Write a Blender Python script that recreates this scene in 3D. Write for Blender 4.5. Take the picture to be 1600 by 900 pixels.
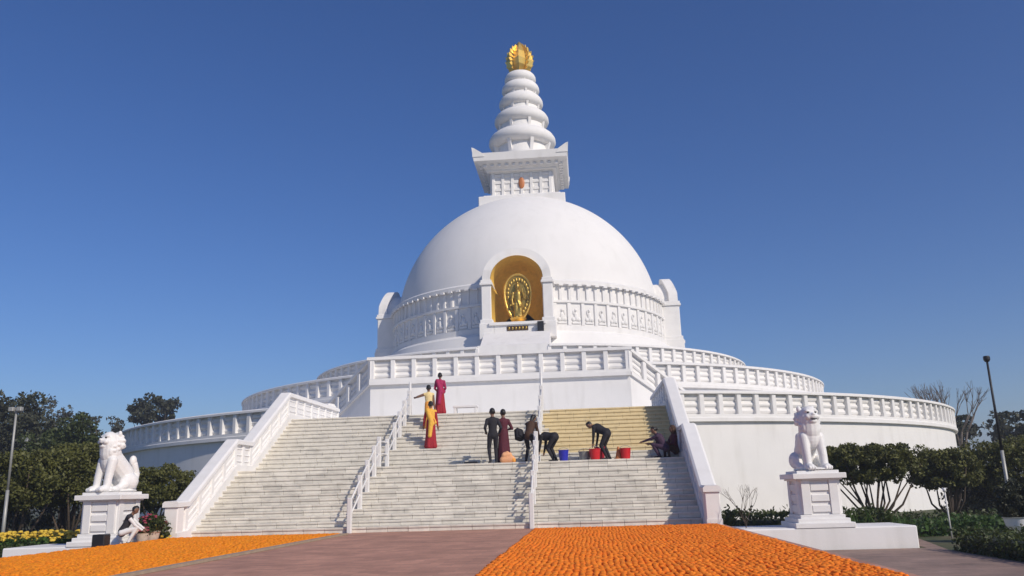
import bpy, bmesh, math, random
import numpy as np
from mathutils import Vector, Matrix, Quaternion
R = math.radians
for o in list(bpy.data.objects): bpy.data.objects.remove(o)
SC = bpy.context.scene
COL = SC.collection

# ------------------------------------------------------------------ camera
FPX, PITCH, YAW, ROLL = 1300.29, 0.2391, 0.0798, 0.0296
CAM = Vector((4.276, -70.109, 1.06))
cF = Vector((-math.sin(YAW)*math.cos(PITCH), math.cos(YAW)*math.cos(PITCH), math.sin(PITCH)))
r0 = Vector((math.cos(YAW), math.sin(YAW), 0)); u0 = r0.cross(cF)
cR = math.cos(ROLL)*r0 - math.sin(ROLL)*u0
cU = math.sin(ROLL)*r0 + math.cos(ROLL)*u0
cd = bpy.data.cameras.new('camera'); cam = bpy.data.objects.new('camera', cd); COL.objects.link(cam)
cd.sensor_width = 36; cd.lens = FPX/1600*36; cd.clip_start = .1; cd.clip_end = 4000
m = Matrix((cR, cU, -cF)).transposed().to_4x4(); m.translation = CAM
cam.matrix_world = m
SC.camera = cam

# ------------------------------------------------------------------ light
SUN = Vector((1, -.90, .93)).normalized()
w = bpy.data.worlds.new('World'); SC.world = w; w.use_nodes = True
nt = w.node_tree; bg = nt.nodes['Background']; bg.inputs[1].default_value = .077
sky = nt.nodes.new('ShaderNodeTexSky'); sky.sky_type = 'NISHITA'; sky.sun_disc = False
sky.sun_elevation = math.asin(SUN.z); sky.sun_rotation = math.atan2(SUN.x, SUN.y)
sky.altitude = 400; sky.air_density = 1.0; sky.dust_density = .5; sky.ozone_density = 6.0
hs = nt.nodes.new('ShaderNodeHueSaturation'); hs.inputs['Hue'].default_value = .512; hs.inputs['Saturation'].default_value = 1.17
nt.links.new(sky.outputs[0], hs.inputs['Color']); nt.links.new(hs.outputs[0], bg.inputs[0])
sd = bpy.data.lights.new('sun', 'SUN'); sd.energy = 2.8; sd.angle = R(.5); sd.color = (1, .90, .765)
so = bpy.data.objects.new('sun', sd); COL.objects.link(so); so.rotation_euler = SUN.to_track_quat('Z', 'Y').to_euler()
so.location = SUN*80
SC.view_settings.view_transform = 'Standard'; SC.view_settings.look = 'None'
SC.view_settings.exposure = .38; SC.view_settings.gamma = 1
SC.render.film_transparent = False

def at(u, v, Y):
    "the point at depth plane y=Y that the photograph shows at pixel u,v (1600x900)"
    d = cF + cR*((u-800)/FPX) - cU*((v-450)/FPX)
    return CAM + d*((Y-CAM.y)/d.y)

# ------------------------------------------------------------------ materials
def mat(name, col, rough=.6, metal=0., var=0., vscale=1., col2=None, stain=0., stain_col=(.2, .18, .14), bump=0., bscale=40., objvar=0., trans=0., spec=.5, streak=False):
    M = bpy.data.materials.new(name); M.use_nodes = True
    n = M.node_tree.nodes; L = M.node_tree.links; b = n['Principled BSDF']
    b.inputs['Roughness'].default_value = rough; b.inputs['Metallic'].default_value = metal
    b.inputs['Specular IOR Level'].default_value = spec
    geo = n.new('ShaderNodeNewGeometry')
    c = n.new('ShaderNodeRGB'); c.outputs[0].default_value = (*col, 1); out = c.outputs[0]
    def noise(scale, det=4, vec=None):
        t = n.new('ShaderNodeTexNoise'); t.inputs['Scale'].default_value = scale; t.inputs['Detail'].default_value = det
        L.new(vec or geo.outputs['Position'], t.inputs['Vector']); return t.outputs['Fac']
    def mix(fac, a, bcol):
        x = n.new('ShaderNodeMix'); x.data_type = 'RGBA'
        L.new(fac, x.inputs[0]); L.new(a, x.inputs[6])
        if isinstance(bcol, tuple): x.inputs[7].default_value = (*bcol, 1)
        else: L.new(bcol, x.inputs[7])
        return x.outputs[2]
    def ramp(fac, a, b_, hi=1.):
        r = n.new('ShaderNodeMapRange'); L.new(fac, r.inputs[0]); r.inputs[1].default_value = a; r.inputs[2].default_value = b_
        r.inputs[4].default_value = hi; return r.outputs[0]
    if col2 is not None:
        out = mix(ramp(noise(vscale), .35, .65), out, col2)
    if objvar:
        oi = n.new('ShaderNodeObjectInfo'); h = n.new('ShaderNodeHueSaturation'); L.new(out, h.inputs['Color'])
        r = n.new('ShaderNodeMapRange'); L.new(oi.outputs['Random'], r.inputs[0]); r.inputs[3].default_value = 1-objvar; r.inputs[4].default_value = 1+objvar
        L.new(r.outputs[0], h.inputs['Value']); out = h.outputs[0]
    if var:
        h = n.new('ShaderNodeHueSaturation'); L.new(out, h.inputs['Color'])
        r = n.new('ShaderNodeMapRange'); L.new(noise(vscale*3.1), r.inputs[0]); r.inputs[1].default_value = .25; r.inputs[2].default_value = .75
        r.inputs[3].default_value = 1-var; r.inputs[4].default_value = 1+var
        L.new(r.outputs[0], h.inputs['Value']); out = h.outputs[0]
    if stain:
        vec = None
        if streak:
            mp = n.new('ShaderNodeMapping'); mp.inputs['Scale'].default_value = (1, 1, .18); L.new(geo.outputs['Position'], mp.inputs[0]); vec = mp.outputs[0]
        out = mix(ramp(noise(1.7, 6, vec), .52, .78, stain), out, stain_col)
    L.new(out, b.inputs['Base Color'])
    if bump:
        bp = n.new('ShaderNodeBump'); bp.inputs['Strength'].default_value = bump; bp.inputs['Distance'].default_value = .02
        L.new(noise(bscale, 5), bp.inputs['Height']); L.new(bp.outputs[0], b.inputs['Normal'])
    if trans:
        t = n.new('ShaderNodeBsdfTranslucent'); L.new(out, t.inputs[0]); ms = n.new('ShaderNodeMixShader'); ms.inputs[0].default_value = trans
        L.new(b.outputs[0], ms.inputs[1]); L.new(t.outputs[0], ms.inputs[2]); L.new(ms.outputs[0], n['Material Output'].inputs[0])
    return M

def brick_mat(name, c1, c2, mortar, bw, bh, rot=0):
    M = bpy.data.materials.new(name); M.use_nodes = True
    n = M.node_tree.nodes; L = M.node_tree.links; b = n['Principled BSDF']; b.inputs['Roughness'].default_value = .8
    geo = n.new('ShaderNodeNewGeometry'); mp = n.new('ShaderNodeMapping'); mp.inputs['Rotation'].default_value = (0, 0, rot); mp2 = n.new('ShaderNodeMapping'); mp2.inputs['Scale'].default_value = (1.1, .9, 1); L.new(geo.outputs['Position'], mp2.inputs[0]); L.new(geo.outputs['Position'], mp.inputs[0])
    t = n.new('ShaderNodeTexBrick'); L.new(mp.outputs[0], t.inputs['Vector']); t.inputs['Scale'].default_value = 1
    t.inputs['Brick Width'].default_value = bw; t.inputs['Row Height'].default_value = bh; t.inputs['Mortar Size'].default_value = .006
    t.inputs['Color1'].default_value = (*c1, 1); t.inputs['Color2'].default_value = (*c2, 1); t.inputs['Mortar'].default_value = (*mortar, 1)
    nz = n.new('ShaderNodeTexNoise'); nz.inputs['Scale'].default_value = .8; nz.inputs['Detail'].default_value = 9; nz.inputs['Roughness'].default_value = .65; L.new(mp2.outputs[0], nz.inputs['Vector'])
    r = n.new('ShaderNodeMapRange'); L.new(nz.outputs['Fac'], r.inputs[0]); r.inputs[1].default_value = .3; r.inputs[2].default_value = .7; r.inputs[3].default_value = .72; r.inputs[4].default_value = 1.25
    h = n.new('ShaderNodeHueSaturation'); L.new(t.outputs['Color'], h.inputs['Color']); L.new(r.outputs[0], h.inputs['Value']); L.new(h.outputs[0], b.inputs['Base Color'])
    bp = n.new('ShaderNodeBump'); bp.inputs['Strength'].default_value = .5; bp.inputs['Distance'].default_value = .01; L.new(t.outputs['Fac'], bp.inputs['Height']); bp.invert = True; L.new(bp.outputs[0], b.inputs['Normal'])
    return M

M = {}
M['white'] = mat('white_paint', (.80, .785, .765), .75, spec=.25, var=.03, vscale=.35, stain=.36, stain_col=(.52, .50, .46), bump=.12, bscale=9, streak=True)
M['white2'] = mat('white_paint_trim', (.80, .785, .765), .75, spec=.25, var=.04, vscale=.8, stain=.14, stain_col=(.5, .48, .44), objvar=.03, bump=.1, bscale=14)
M['dome'] = mat('dome_paint', (.80, .785, .765), .85, spec=.15, var=.025, vscale=.2, stain=.16, stain_col=(.56, .54, .51), bump=.08, bscale=5, streak=True)
M['marble'] = mat('marble_slab', (.73, .69, .605), .75, spec=.3, var=.10, vscale=1.6, stain=.65, stain_col=(.42, .40, .35), objvar=.11, bump=.2, bscale=25)
M['marble_y'] = mat('yellow_slab', (.74, .61, .36), .75, var=.10, vscale=1.4, stain=.35, stain_col=(.50, .40, .22), bump=.2, bscale=25)
M['joint'] = mat('joint_dirt', (.20, .18, .15), .9, var=.2, vscale=3)
M['statue'] = mat('statue_white', (.80, .79, .77), .5, var=.05, vscale=3, stain=.2, stain_col=(.45, .43, .4), bump=.25, bscale=18)
M['gold'] = mat('gold', (.92, .62, .16), .45, 1., var=.12, vscale=3, bump=.2, bscale=12)
M['gold_dark'] = mat('aged_gold', (.46, .32, .09), .5, 1., var=.3, vscale=4, bump=.3, bscale=16)
M['gold_wall'] = mat('gilt_wall', (.92, .60, .13), .5, .05, var=.10, vscale=1.5, stain=.2, stain_col=(.3, .17, .03))
M['brick'] = brick_mat('red_paving', (.56, .285, .19), (.43, .215, .145), (.34, .22, .16), .40, .20)
M['brick2'] = brick_mat('side_paving', (.34, .225, .175), (.26, .18, .14), (.22, .17, .14), .40, .20)
M['kerb'] = mat('kerb_stone', (.36, .28, .2), .8, var=.15, vscale=2, stain=.3)
M['ground'] = mat('grass_ground', (.055, .075, .022), .95, var=.3, vscale=.8, col2=(.10, .085, .045), bump=.5, bscale=20)
M['soil'] = mat('soil', (.07, .05, .035), .95, var=.3, vscale=2, bump=.5, bscale=15)
M['marigold'] = mat('marigold_petals', (1.0, .32, .035), .8, var=.3, vscale=9, col2=(.97, .235, .022), trans=.25, objvar=.08, spec=.2)
M['marigold_l'] = mat('marigold_petals_light', (1.0, .37, .022), .8, var=.26, vscale=9, col2=(1.0, .30, .018), trans=.25, objvar=.08, spec=.2)
M['mat'] = mat('flower_mat', (.62, .20, .03), .9, var=.2, vscale=6)
M['yflower'] = mat('yellow_petals', (.80, .55, .06), .7, var=.2, vscale=6, trans=.2)
M['leaf'] = mat('leaf', (.070, .092, .022), .55, var=.35, vscale=2.2, col2=(.048, .066, .016), trans=.25)
M['leaf_olive'] = mat('leaf_olive', (.140, .142, .032), .6, var=.4, vscale=2.0, col2=(.080, .088, .018), trans=.25)
M['leaf_bright'] = mat('leaf_bright', (.075, .14, .025), .5, var=.35, vscale=2.0, col2=(.045, .09, .018), trans=.3)
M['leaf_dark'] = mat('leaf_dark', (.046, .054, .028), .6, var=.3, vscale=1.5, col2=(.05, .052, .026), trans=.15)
M['leaf_grey'] = mat('leaf_grey', (.085, .085, .06), .7, var=.3, vscale=1.5, col2=(.06, .065, .045), trans=.15)
M['bark'] = mat('bark', (.075, .055, .04), .9, var=.3, vscale=4, bump=.5, bscale=25)
M['bark_grey'] = mat('bark_grey', (.13, .11, .095), .9, var=.3, vscale=4)
M['rose'] = mat('rose_petals', (.26, .03, .06), .7, var=.2, vscale=5)
M['steel'] = mat('galvanised_pole', (.36, .36, .34), .5, .3, var=.1, vscale=2)
M['darkmetal'] = mat('dark_metal', (.03, .03, .033), .5, .4)
M['black'] = mat('black_plastic', (.012, .012, .014), .45)
M['skin'] = mat('skin', (.20, .105, .065), .55)
M['hair'] = mat('hair', (.012, .01, .009), .5)
M['c_black'] = mat('cloth_black', (.016, .015, .02), .85, var=.2, vscale=8, bump=.6, bscale=22)
M['c_dark'] = mat('cloth_charcoal', (.028, .026, .03), .85, var=.2, vscale=8, bump=.6, bscale=22)
M['c_maroon'] = mat('cloth_maroon', (.085, .010, .022), .8, var=.25, vscale=7, bump=.6, bscale=22)
M['c_red'] = mat('cloth_red', (.33, .012, .022), .8, var=.25, vscale=9, bump=.6, bscale=22)
M['c_magenta'] = mat('cloth_magenta', (.36, .012, .085), .75, var=.25, vscale=9, bump=.6, bscale=22)
M['c_yellow'] = mat('cloth_yellow', (.80, .44, .06), .75, var=.15, vscale=9, bump=.6, bscale=22)
M['c_cream'] = mat('cloth_cream', (.80, .62, .30), .75, var=.15, vscale=9, bump=.6, bscale=22)
M['c_orange'] = mat('cloth_orange', (.85, .36, .06), .75, var=.15, vscale=9, bump=.6, bscale=22)
M['c_peach'] = mat('cloth_peach', (.80, .40, .20), .75, var=.12, vscale=9)
M['c_white'] = mat('cloth_white', (.75, .74, .72), .8)
M['c_purple'] = mat('cloth_purple', (.045, .02, .05), .8, var=.2, vscale=7, bump=.6, bscale=22)
M['c_brown'] = mat('cloth_brown', (.06, .028, .015), .8, var=.2, vscale=7, bump=.6, bscale=22)
M['c_blue'] = mat('cloth_blue', (.03, .035, .06), .85)
M['p_red'] = mat('red_plastic', (.55, .018, .025), .35, var=.05, vscale=5)
M['p_crimson'] = mat('crimson_plastic', (.36, .012, .03), .35)
M['p_blue'] = mat('blue_plastic', (.025, .03, .38), .35, var=.05, vscale=5)
M['p_grey'] = mat('grey_plastic', (.25, .25, .23), .5, var=.1, vscale=6)
M['p_orange'] = mat('orange_plastic', (.50, .17, .05), .5, var=.1, vscale=6)
M['terracotta'] = mat('pale_pot', (.52, .44, .36), .8, var=.15, vscale=5)
M['pipe'] = mat('white_pipe', (.74, .73, .71), .4, var=.04, vscale=3)

# ------------------------------------------------------------------ mesh helpers
ORG = {}
def org(p):
    return ORG.get(p.name, Vector((0, 0, 0))) if p else Vector((0, 0, 0))
def link(o, parent=None):
    COL.objects.link(o); o.parent = parent
    return o
def tag(o, label=None, cat=None, group=None, kind=None):
    if label: o['label'] = label
    if cat: o['category'] = cat
    if group: o['group'] = group
    if kind: o['kind'] = kind
    return o
def empty(name, loc, label=None, cat=None, group=None, rz=0):
    o = bpy.data.objects.new(name, None); COL.objects.link(o); o.location = loc; o.rotation_euler.z = rz; o.empty_display_size = .3
    ORG[o.name] = Vector(loc); return tag(o, label, cat, group)
def inst(name, me, parent, loc=(0, 0, 0), rz=0, world=True):
    o = bpy.data.objects.new(name, me); link(o, parent)
    o.location = Vector(loc) - (org(parent) if world else Vector((0, 0, 0))); o.rotation_euler.z = rz
    return o

class MB:
    def __init__(s): s.v = []; s.f = []; s.sm = []; s.mi = []
    def add(s, v, f, smooth=False, mi=0):
        n = len(s.v); s.v += [tuple(x) for x in v]; s.f += [tuple(i+n for i in q) for q in f]; s.sm += [smooth]*len(f); s.mi += [mi]*len(f); return s
    def box(s, x0, x1, y0, y1, z0, z1, mi=0):
        return s.add([(x0,y0,z0),(x1,y0,z0),(x1,y1,z0),(x0,y1,z0),(x0,y0,z1),(x1,y0,z1),(x1,y1,z1),(x0,y1,z1)],
                     [(0,3,2,1),(4,5,6,7),(0,1,5,4),(1,2,6,5),(2,3,7,6),(3,0,4,7)], False, mi)
    def bbox(s, x0, x1, y0, y1, z0, z1, b=.02, mi=0):
        # box with chamfered vertical and top edges
        def lp(i, z): return [(x0+i,y0+b+0*i,z),(x0+b,y0+i,z),(x1-b,y0+i,z),(x1-i,y0+b,z),(x1-i,y1-b,z),(x1-b,y1-i,z),(x0+b,y1-i,z),(x0+i,y1-b,z)]
        rings = [lp(0, z0), lp(0, z1-b), lp(b*.9, z1)]
        return s.loft(rings, mi=mi)
    def loft(s, rings, smooth=False, caps=True, closed=True, mi=0):
        k = len(rings[0]); v = [p for r in rings for p in r]; f = []
        for i in range(len(rings)-1):
            for j in range(k if closed else k-1):
                a, b = i*k+j, i*k+(j+1) % k
                f.append((a, b, b+k, a+k))
        if caps and closed:
            f.append(tuple(range(k-1, -1, -1))); f.append(tuple((len(rings)-1)*k+j for j in range(k)))
        return s.add(v, f, smooth, mi)
    def tube(s, pts, rad, seg=8, mi=0, smooth=True):
        pts = [Vector(p) for p in pts]; rings = []
        up = None
        for i, p in enumerate(pts):
            d = (pts[min(i+1, len(pts)-1)]-pts[max(i-1, 0)])
            if d.length < 1e-9: d = Vector((0, 0, 1))
            d.normalize()
            if up is None or abs(up.dot(d)) > .95: up = Vector((1, 0, 0)) if abs(d.x) < .8 else Vector((0, 1, 0))
            a = d.cross(up).normalized(); b = d.cross(a).normalized(); up = -b if False else up
            r = rad[i] if isinstance(rad, (list, tuple)) else rad
            rings.append([tuple(p + a*(r*math.cos(t)) - b*(r*math.sin(t)) * -1) for t in [2*math.pi*j/seg for j in range(seg)]])
        return s.loft(rings, smooth, True, True, mi)
    def lathe(s, prof, seg=96, a0=0, a1=2*math.pi, smooth=True, cap=False, c=(0, 0), mi=0, sharp=True):
        full = abs(a1-a0-2*math.pi) < 1e-6; n = seg if full else seg+1
        segs = zip(prof[:-1], prof[1:]) if sharp else [prof]
        if sharp:
            for p, q in segs:
                v = []; f = []
                for i in range(n):
                    t = a0+(a1-a0)*i/seg; ct, st = math.cos(t), math.sin(t)
                    v += [(c[0]+p[0]*ct, c[1]+p[0]*st, p[1]), (c[0]+q[0]*ct, c[1]+q[0]*st, q[1])]
                for i in range(seg):
                    j = (i+1) % n; f.append((2*i, 2*j, 2*j+1, 2*i+1))
                s.add(v, f, smooth, mi)
        else:
            k = len(prof); v = []; f = []
            for i in range(n):
                t = a0+(a1-a0)*i/seg; ct, st = math.cos(t), math.sin(t)
                v += [(c[0]+r*ct, c[1]+r*st, z) for r, z in prof]
            for i in range(seg):
                j = (i+1) % n
                for q in range(k-1): f.append((i*k+q, j*k+q, j*k+q+1, i*k+q+1))
            s.add(v, f, smooth, mi)
        if not full:
            for t, rev in ((a0, False), (a1, True)):
                v = [(c[0]+r*math.cos(t), c[1]+r*math.sin(t), z) for r, z in prof]
                ii = tuple(range(len(prof))); s.add(v, [ii[::-1] if rev else ii], False, mi)
        return s
    def ell(s, c, r, seg=12, rings=8, mi=0, rot=None):
        v = []; f = []
        c = Vector(c)
        for i in range(rings+1):
            ph = math.pi*i/rings
            for j in range(seg):
                t = 2*math.pi*j/seg
                p = Vector((r[0]*math.sin(ph)*math.cos(t), r[1]*math.sin(ph)*math.sin(t), r[2]*math.cos(ph)))
                if rot: p = rot @ p
                v.append(tuple(c+p))
        for i in range(rings):
            for j in range(seg):
                a, b = i*seg+j, i*seg+(j+1) % seg
                f.append((a, a+seg, b+seg, b))
        return s.add(v, f, True, mi)
    def prism(s, poly, axis, a, b, mi=0):
        "extrude a 2-D polygon along axis from a to b"
        def P(p, t):
            return {'x': (t, p[0], p[1]), 'y': (p[0], t, p[1]), 'z': (p[0], p[1], t)}[axis]
        return s.loft([[P(p, a) for p in poly], [P(p, b) for p in poly]], mi=mi)
    def cut(s, fn):
        "leave out faces whose centre lies in an opening"
        keep = [i for i, q in enumerate(s.f) if not fn(*[sum(s.v[j][k] for j in q)/len(q) for k in range(3)])]
        s.f = [s.f[i] for i in keep]; s.sm = [s.sm[i] for i in keep]; s.mi = [s.mi[i] for i in keep]; return s
    def mesh(s, name, mats, off=(0, 0, 0), fixn=True):
        me = bpy.data.meshes.new(name); o = Vector(off)
        me.from_pydata([(x-o.x, y-o.y, z-o.z) for x, y, z in s.v], [], s.f)
        for m_ in (mats if isinstance(mats, (list, tuple)) else [mats]): me.materials.append(M[m_])
        me.polygons.foreach_set('use_smooth', s.sm); me.polygons.foreach_set('material_index', s.mi)
        if fixn:
            bm = bmesh.new(); bm.from_mesh(me); bmesh.ops.recalc_face_normals(bm, faces=bm.faces); bm.to_mesh(me); bm.free()
        me.update(); return me
    def build(s, name, mats, parent=None, kind=None, loc=None, fixn=True):
        off = loc if loc is not None else org(parent)
        me = s.mesh(name, mats, off, fixn); o = bpy.data.objects.new(name, me); link(o, parent)
        if loc is not None and parent is None: o.location = loc; ORG[o.name] = Vector(loc)
        else: ORG[o.name] = org(parent)
        if kind: o['kind'] = kind
        return o

def np_mesh(name, V, F, mats, smooth=False):
    "V (n,3) float, F (m,k) int with constant k"
    me = bpy.data.meshes.new(name); n, k = len(F), F.shape[1]
    me.vertices.add(len(V)); me.vertices.foreach_set('co', np.ascontiguousarray(V, dtype=np.float32).ravel())
    me.loops.add(n*k); me.loops.foreach_set('vertex_index', np.ascontiguousarray(F, dtype=np.int32).ravel())
    me.polygons.add(n); me.polygons.foreach_set('loop_start', np.arange(0, n*k, k, dtype=np.int32)); me.polygons.foreach_set('loop_total', np.full(n, k, dtype=np.int32))
    if smooth: me.polygons.foreach_set('use_smooth', np.ones(n, dtype=bool))
    for m_ in (mats if isinstance(mats, (list, tuple)) else [mats]): me.materials.append(M[m_])
    me.update(calc_edges=True); return me

# ------------------------------------------------------------------ sizes
LOW = -.60                      # garden and side paths, below the raised processional way
R1, F1, T1 = 31.14, 4.20, 5.47  # lower terrace: radius, floor, coping top
R2, F2, T2 = 22.95, 6.86, 8.14
R3, F3, T3 = 17.39, 8.95, 10.18
YB, YT, ZT, WS = -45.27, -37.06, 4.13, 7.5   # staircase
RIS = ZT/25; TRD = .29
def steps():
    L = []
    for i in range(12): L.append((YB+TRD*i, RIS*(i+1)))
    y0 = YT-12*TRD
    for j in range(13): L.append((y0+TRD*j, RIS*(13+j)))
    return L                    # (riser y, tread z)
STEPS = steps()
YMID0, ZMID = STEPS[11]; YMID1 = STEPS[12][0]

# ------------------------------------------------------------------ ground
g = MB().add([(-860,-180,LOW),(860,-180,LOW),(860,1400,LOW),(-860,1400,LOW)], [(0,1,2,3)])
tag(g.build('ground', 'ground'), kind='structure')
pl = MB(); pl.box(-7.98, 7.98, -95, YB+.4, LOW-.1, 0)
tag(pl.build('plaza', 'brick'), kind='structure')
sp = MB()
zz = LOW+.008
sp.add([(7.98,-95,zz),(40,-95,zz),(40,-56,zz),(12.75,-54.5,zz),(12.75,-48.7,zz),(14.6,-40,zz),(13.2,-40,zz),(12.55,-47.9,zz),(7.98,-47.9,zz)], [tuple(range(9))])
sp.add([(-7.98,-95,zz),(-7.98,-47.9,zz),(-12,-47.9,zz),(-16,-52,zz),(-40,-56,zz),(-40,-95,zz)], [tuple(range(6))])
tag(sp.build('path', 'brick2'), kind='structure')

# ------------------------------------------------------------------ balustrades
POSTW, POSTD = .24, .50
RAILC = {}
def rail_mesh(length, dz=0., depth=.15, hgt=.25):
    key = (round(length, 3), round(dz, 3), depth, hgt)
    if key not in RAILC:
        mb = MB(); rings = []
        for x in (-length/2, length/2):
            z = dz*x/length
            rings.append([(x, depth*math.cos(t), z+hgt/2*math.sin(t)) for t in [2*math.pi*k/8 for k in range(8)]])
        mb.loft(rings, smooth=False); RAILC[key] = mb.mesh('rail', 'white2')
    return RAILC[key]
POSTC = {}
def post_mesh(h, wdt=POSTW, dep=POSTD):
    key = (round(h, 3), wdt, dep)
    if key not in POSTC:
        mb = MB(); mb.bbox(-wdt/2, wdt/2, -dep/2, dep/2, 0, h, .02); POSTC[key] = mb.mesh('post', 'white2')
    return POSTC[key]
def bay_posts_rails(parent, pts, zf, h, individual, depth=.11):
    "posts at pts and three lens-shaped rails between; zf(i) floor height at each point"
    extra = MB()
    for i, (x, y) in enumerate(pts):
        a, b = pts[max(i-1, 0)], pts[min(i+1, len(pts)-1)]
        rz = math.atan2(b[1]-a[1], b[0]-a[0])
        if individual(i): inst('baluster_post', post_mesh(h), parent, (x, y, zf(i)), rz)
        else:
            c, s_ = math.cos(rz), math.sin(rz)
            P = lambda u, v, z: (x+u*c-v*s_, y+u*s_+v*c, zf(i)+z)
            extra.loft([[P(-POSTW/2,-POSTD/2,z),P(POSTW/2,-POSTD/2,z),P(POSTW/2,POSTD/2,z),P(-POSTW/2,POSTD/2,z)] for z in (0, h)])
        if i == len(pts)-1: break
        x2, y2 = pts[i+1]; d = math.hypot(x2-x, y2-y); rz = math.atan2(y2-y, x2-x); dz = zf(i+1)-zf(i)
        L_ = d-POSTW*.8; dzz = dz*L_/d
        for k in range(3):
            z = (zf(i)+zf(i+1))/2 + h*(.19+.29*k)
            if individual(i): inst('rail', rail_mesh(L_, dzz, depth), parent, ((x+x2)/2, (y+y2)/2, z), rz)
            else:
                c, s_ = math.cos(rz), math.sin(rz)
                extra.loft([[((x+x2)/2+u*c-depth*v*s_, (y+y2)/2+u*s_+depth*v*c, z+dzz*u/L_+.125*q) for v, q in ((1,0),(0,1),(-1,0),(0,-1))] for u in (-L_/2, L_/2)])
    if extra.v: extra.build('far_balustrade', 'white2', parent, kind='stuff')

pagoda = empty('pagoda', (0, 0, 0), 'tall white domed pagoda on three round terraces with golden finial', 'pagoda')

def ring_terrace(name, Rr, zb, zf, zt, Rin, nb, gap, vis, label):
    "gap: half-angle (rad) left open around the front; vis: list of angle ranges built piece by piece"
    FR = -math.pi/2
    mb = MB()
    mb.lathe([(Rr, zb), (Rr, zf-.22)], 192)
    mb.lathe([(Rr, zf-.22), (Rr+.2, zf-.2), (Rr+.2, zf-.03), (Rr+.17, zf), (Rin, zf)], 192)
    t = mb.build(name, 'white', pagoda); t['label'] = label
    a0, a1 = FR+gap, FR+2*math.pi-gap
    if gap == 0: a1 = a0+2*math.pi
    c = MB().lathe([(Rr-.13, zf+.001), (Rr-.07, zf+.001), (Rr-.07, zt-.14), (Rr-.13, zt-.14)][::-1]+[(Rr-.13, zt-.14)], 192, a0, a1); c.build('panel_wall', 'white', t)
    cp = MB().lathe([(Rr-.42, zt-.15), (Rr+.22, zt-.15), (Rr+.22, zt-.05), (Rr+.14, zt), (Rr-.34, zt), (Rr-.42, zt-.05), (Rr-.42, zt-.15)], 192, a0, a1); cp.build('coping', 'white2', t)
    kb = MB().lathe([(Rr-.36, zf+.002), (Rr+.155, zf+.002), (Rr+.155, zf+.14), (Rr-.36, zf+.14), (Rr-.36, zf+.002)], 192, a0, a1); kb.build('base_rail', 'white2', t)
    n = max(1, round(nb*(a1-a0)/(2*math.pi)))
    ang = [a0+(a1-a0)*i/n for i in range(n+1)]
    pts = [((Rr-.10)*math.cos(a), (Rr-.10)*math.sin(a)) for a in ang]
    def ind(i):
        d = math.degrees((ang[i]-FR+math.pi) % (2*math.pi)-math.pi)
        return any(l <= d <= h for l, h in vis)
    bay_posts_rails(t, pts, lambda i: zf+.1, zt-zf-.2, ind)
    return t
lt = ring_terrace('lower_terrace', R1, LOW-.5, F1, T1, R2-.5, 196, math.asin(8.0/R1), [(-72, -12), (10, 72)], 'widest round terrace wall with white railing')
mt = ring_terrace('middle_terrace', R2, F1-.05, F2, T2, R3-.5, 146, math.asin(6.6/R2), [(-75, -14), (14, 75)], 'middle round terrace with white railing')
ut = ring_terrace('upper_terrace', R3, F2-.05, F3, T3, 9.5, 110, math.asin(2.32/R3), [(-75, -6), (6, 75)], 'uppermost round terrace with white railing')

# forecourt block that carries the middle terrace forward, with two wing stairs
BX, BY = 6.8, -27.1
blk = MB()
y_in = -21.5
blk.prism([(-BX, BY), (BX, BY), (BX, y_in), (-BX, y_in)], 'z', F1-.05, F2-.20)
blk.prism([(-BX-.02, BY-.2), (BX+.02, BY-.2), (BX+.02, y_in), (-BX-.02, y_in)], 'z', F2-.199, F2-.01)
block = blk.build('forecourt_block', 'white', pagoda); block['label'] = 'flat white wall above the stair landing with a panelled railing'
A = R(38); WL = 4.7
dirs = {}
for s in (-1, 1):
    d = Vector((s*math.cos(A), math.sin(A), 0)); nrm = Vector((s*math.sin(A), -math.cos(A), 0))
    p0 = Vector((s*BX, BY, 0)); dirs[s] = (p0, d, nrm)
    wm = MB(); nst = 16
    # stepped solid: outer wall in line with the block's front corner, inner side against the ring
    for i in range(nst):
        a, b = WL*i/nst, WL*(i+1)/nst; z1 = F2-(F2-F1)*(i+1)/nst
        q = [p0+d*a-nrm*.22, p0+d*b-nrm*.22, p0+d*b-nrm*3.6, p0+d*a-nrm*3.6]
        if z1 > F1+.02: wm.loft([[(v.x, v.y, z) for v in q] for z in (F1+.003, z1)])
    # outer wall
    q = [(0, F1-.04), (WL+.3, F1-.04), (WL+.3, F1+.02), (WL, F1+.08), (0, F2-.2)]
    wm.loft([[tuple(p0+d*u-nrm*k+Vector((0, 0, z))) for u, z in q] for k in (.002, .24)])
    q = [(0, F2-.2), (WL, F1+.08), (WL, F1+.26), (0, F2-.02)]
    wm.loft([[tuple(p0+d*u-nrm*k+Vector((0, 0, z))) for u, z in q] for k in (-.13, .3)])
    wg = wm.build('wing_stair', 'white', pagoda); wg['label'] = 'white wing stair sloping down from the forecourt, ' + ('shaded side' if s < 0 else 'sunlit side')
    cm = MB()
    zc0, zc1 = T2-.04, T2-.04-(F2-F1)
    q = [(-.05, zc0-.15), (WL+.1, zc1-.15), (WL+.1, zc1), (-.05, zc0)]
    cm.loft([[tuple(p0+d*u-nrm*k+Vector((0, 0, z))) for u, z in q] for k in (-.14, .42)]); cm.build('sloping_coping', 'white2', wg)
    cm = MB(); q = [(0, F2-.05), (WL, F1+.23), (WL, zc1-.1), (0, zc0-.1)]
    cm.loft([[tuple(p0+d*u-nrm*k+Vector((0, 0, z))) for u, z in q] for k in (.11, .17)]); cm.build('panel_wall', 'white', wg)
    n = 5
    pts = [tuple((p0+d*(WL*i/n)-nrm*.14)[:2]) for i in range(n+1)]
    bay_posts_rails(wg, pts, lambda i: F2-.02-(F2-F1)*i/n, T2-F2-.18, lambda i: True)
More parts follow.
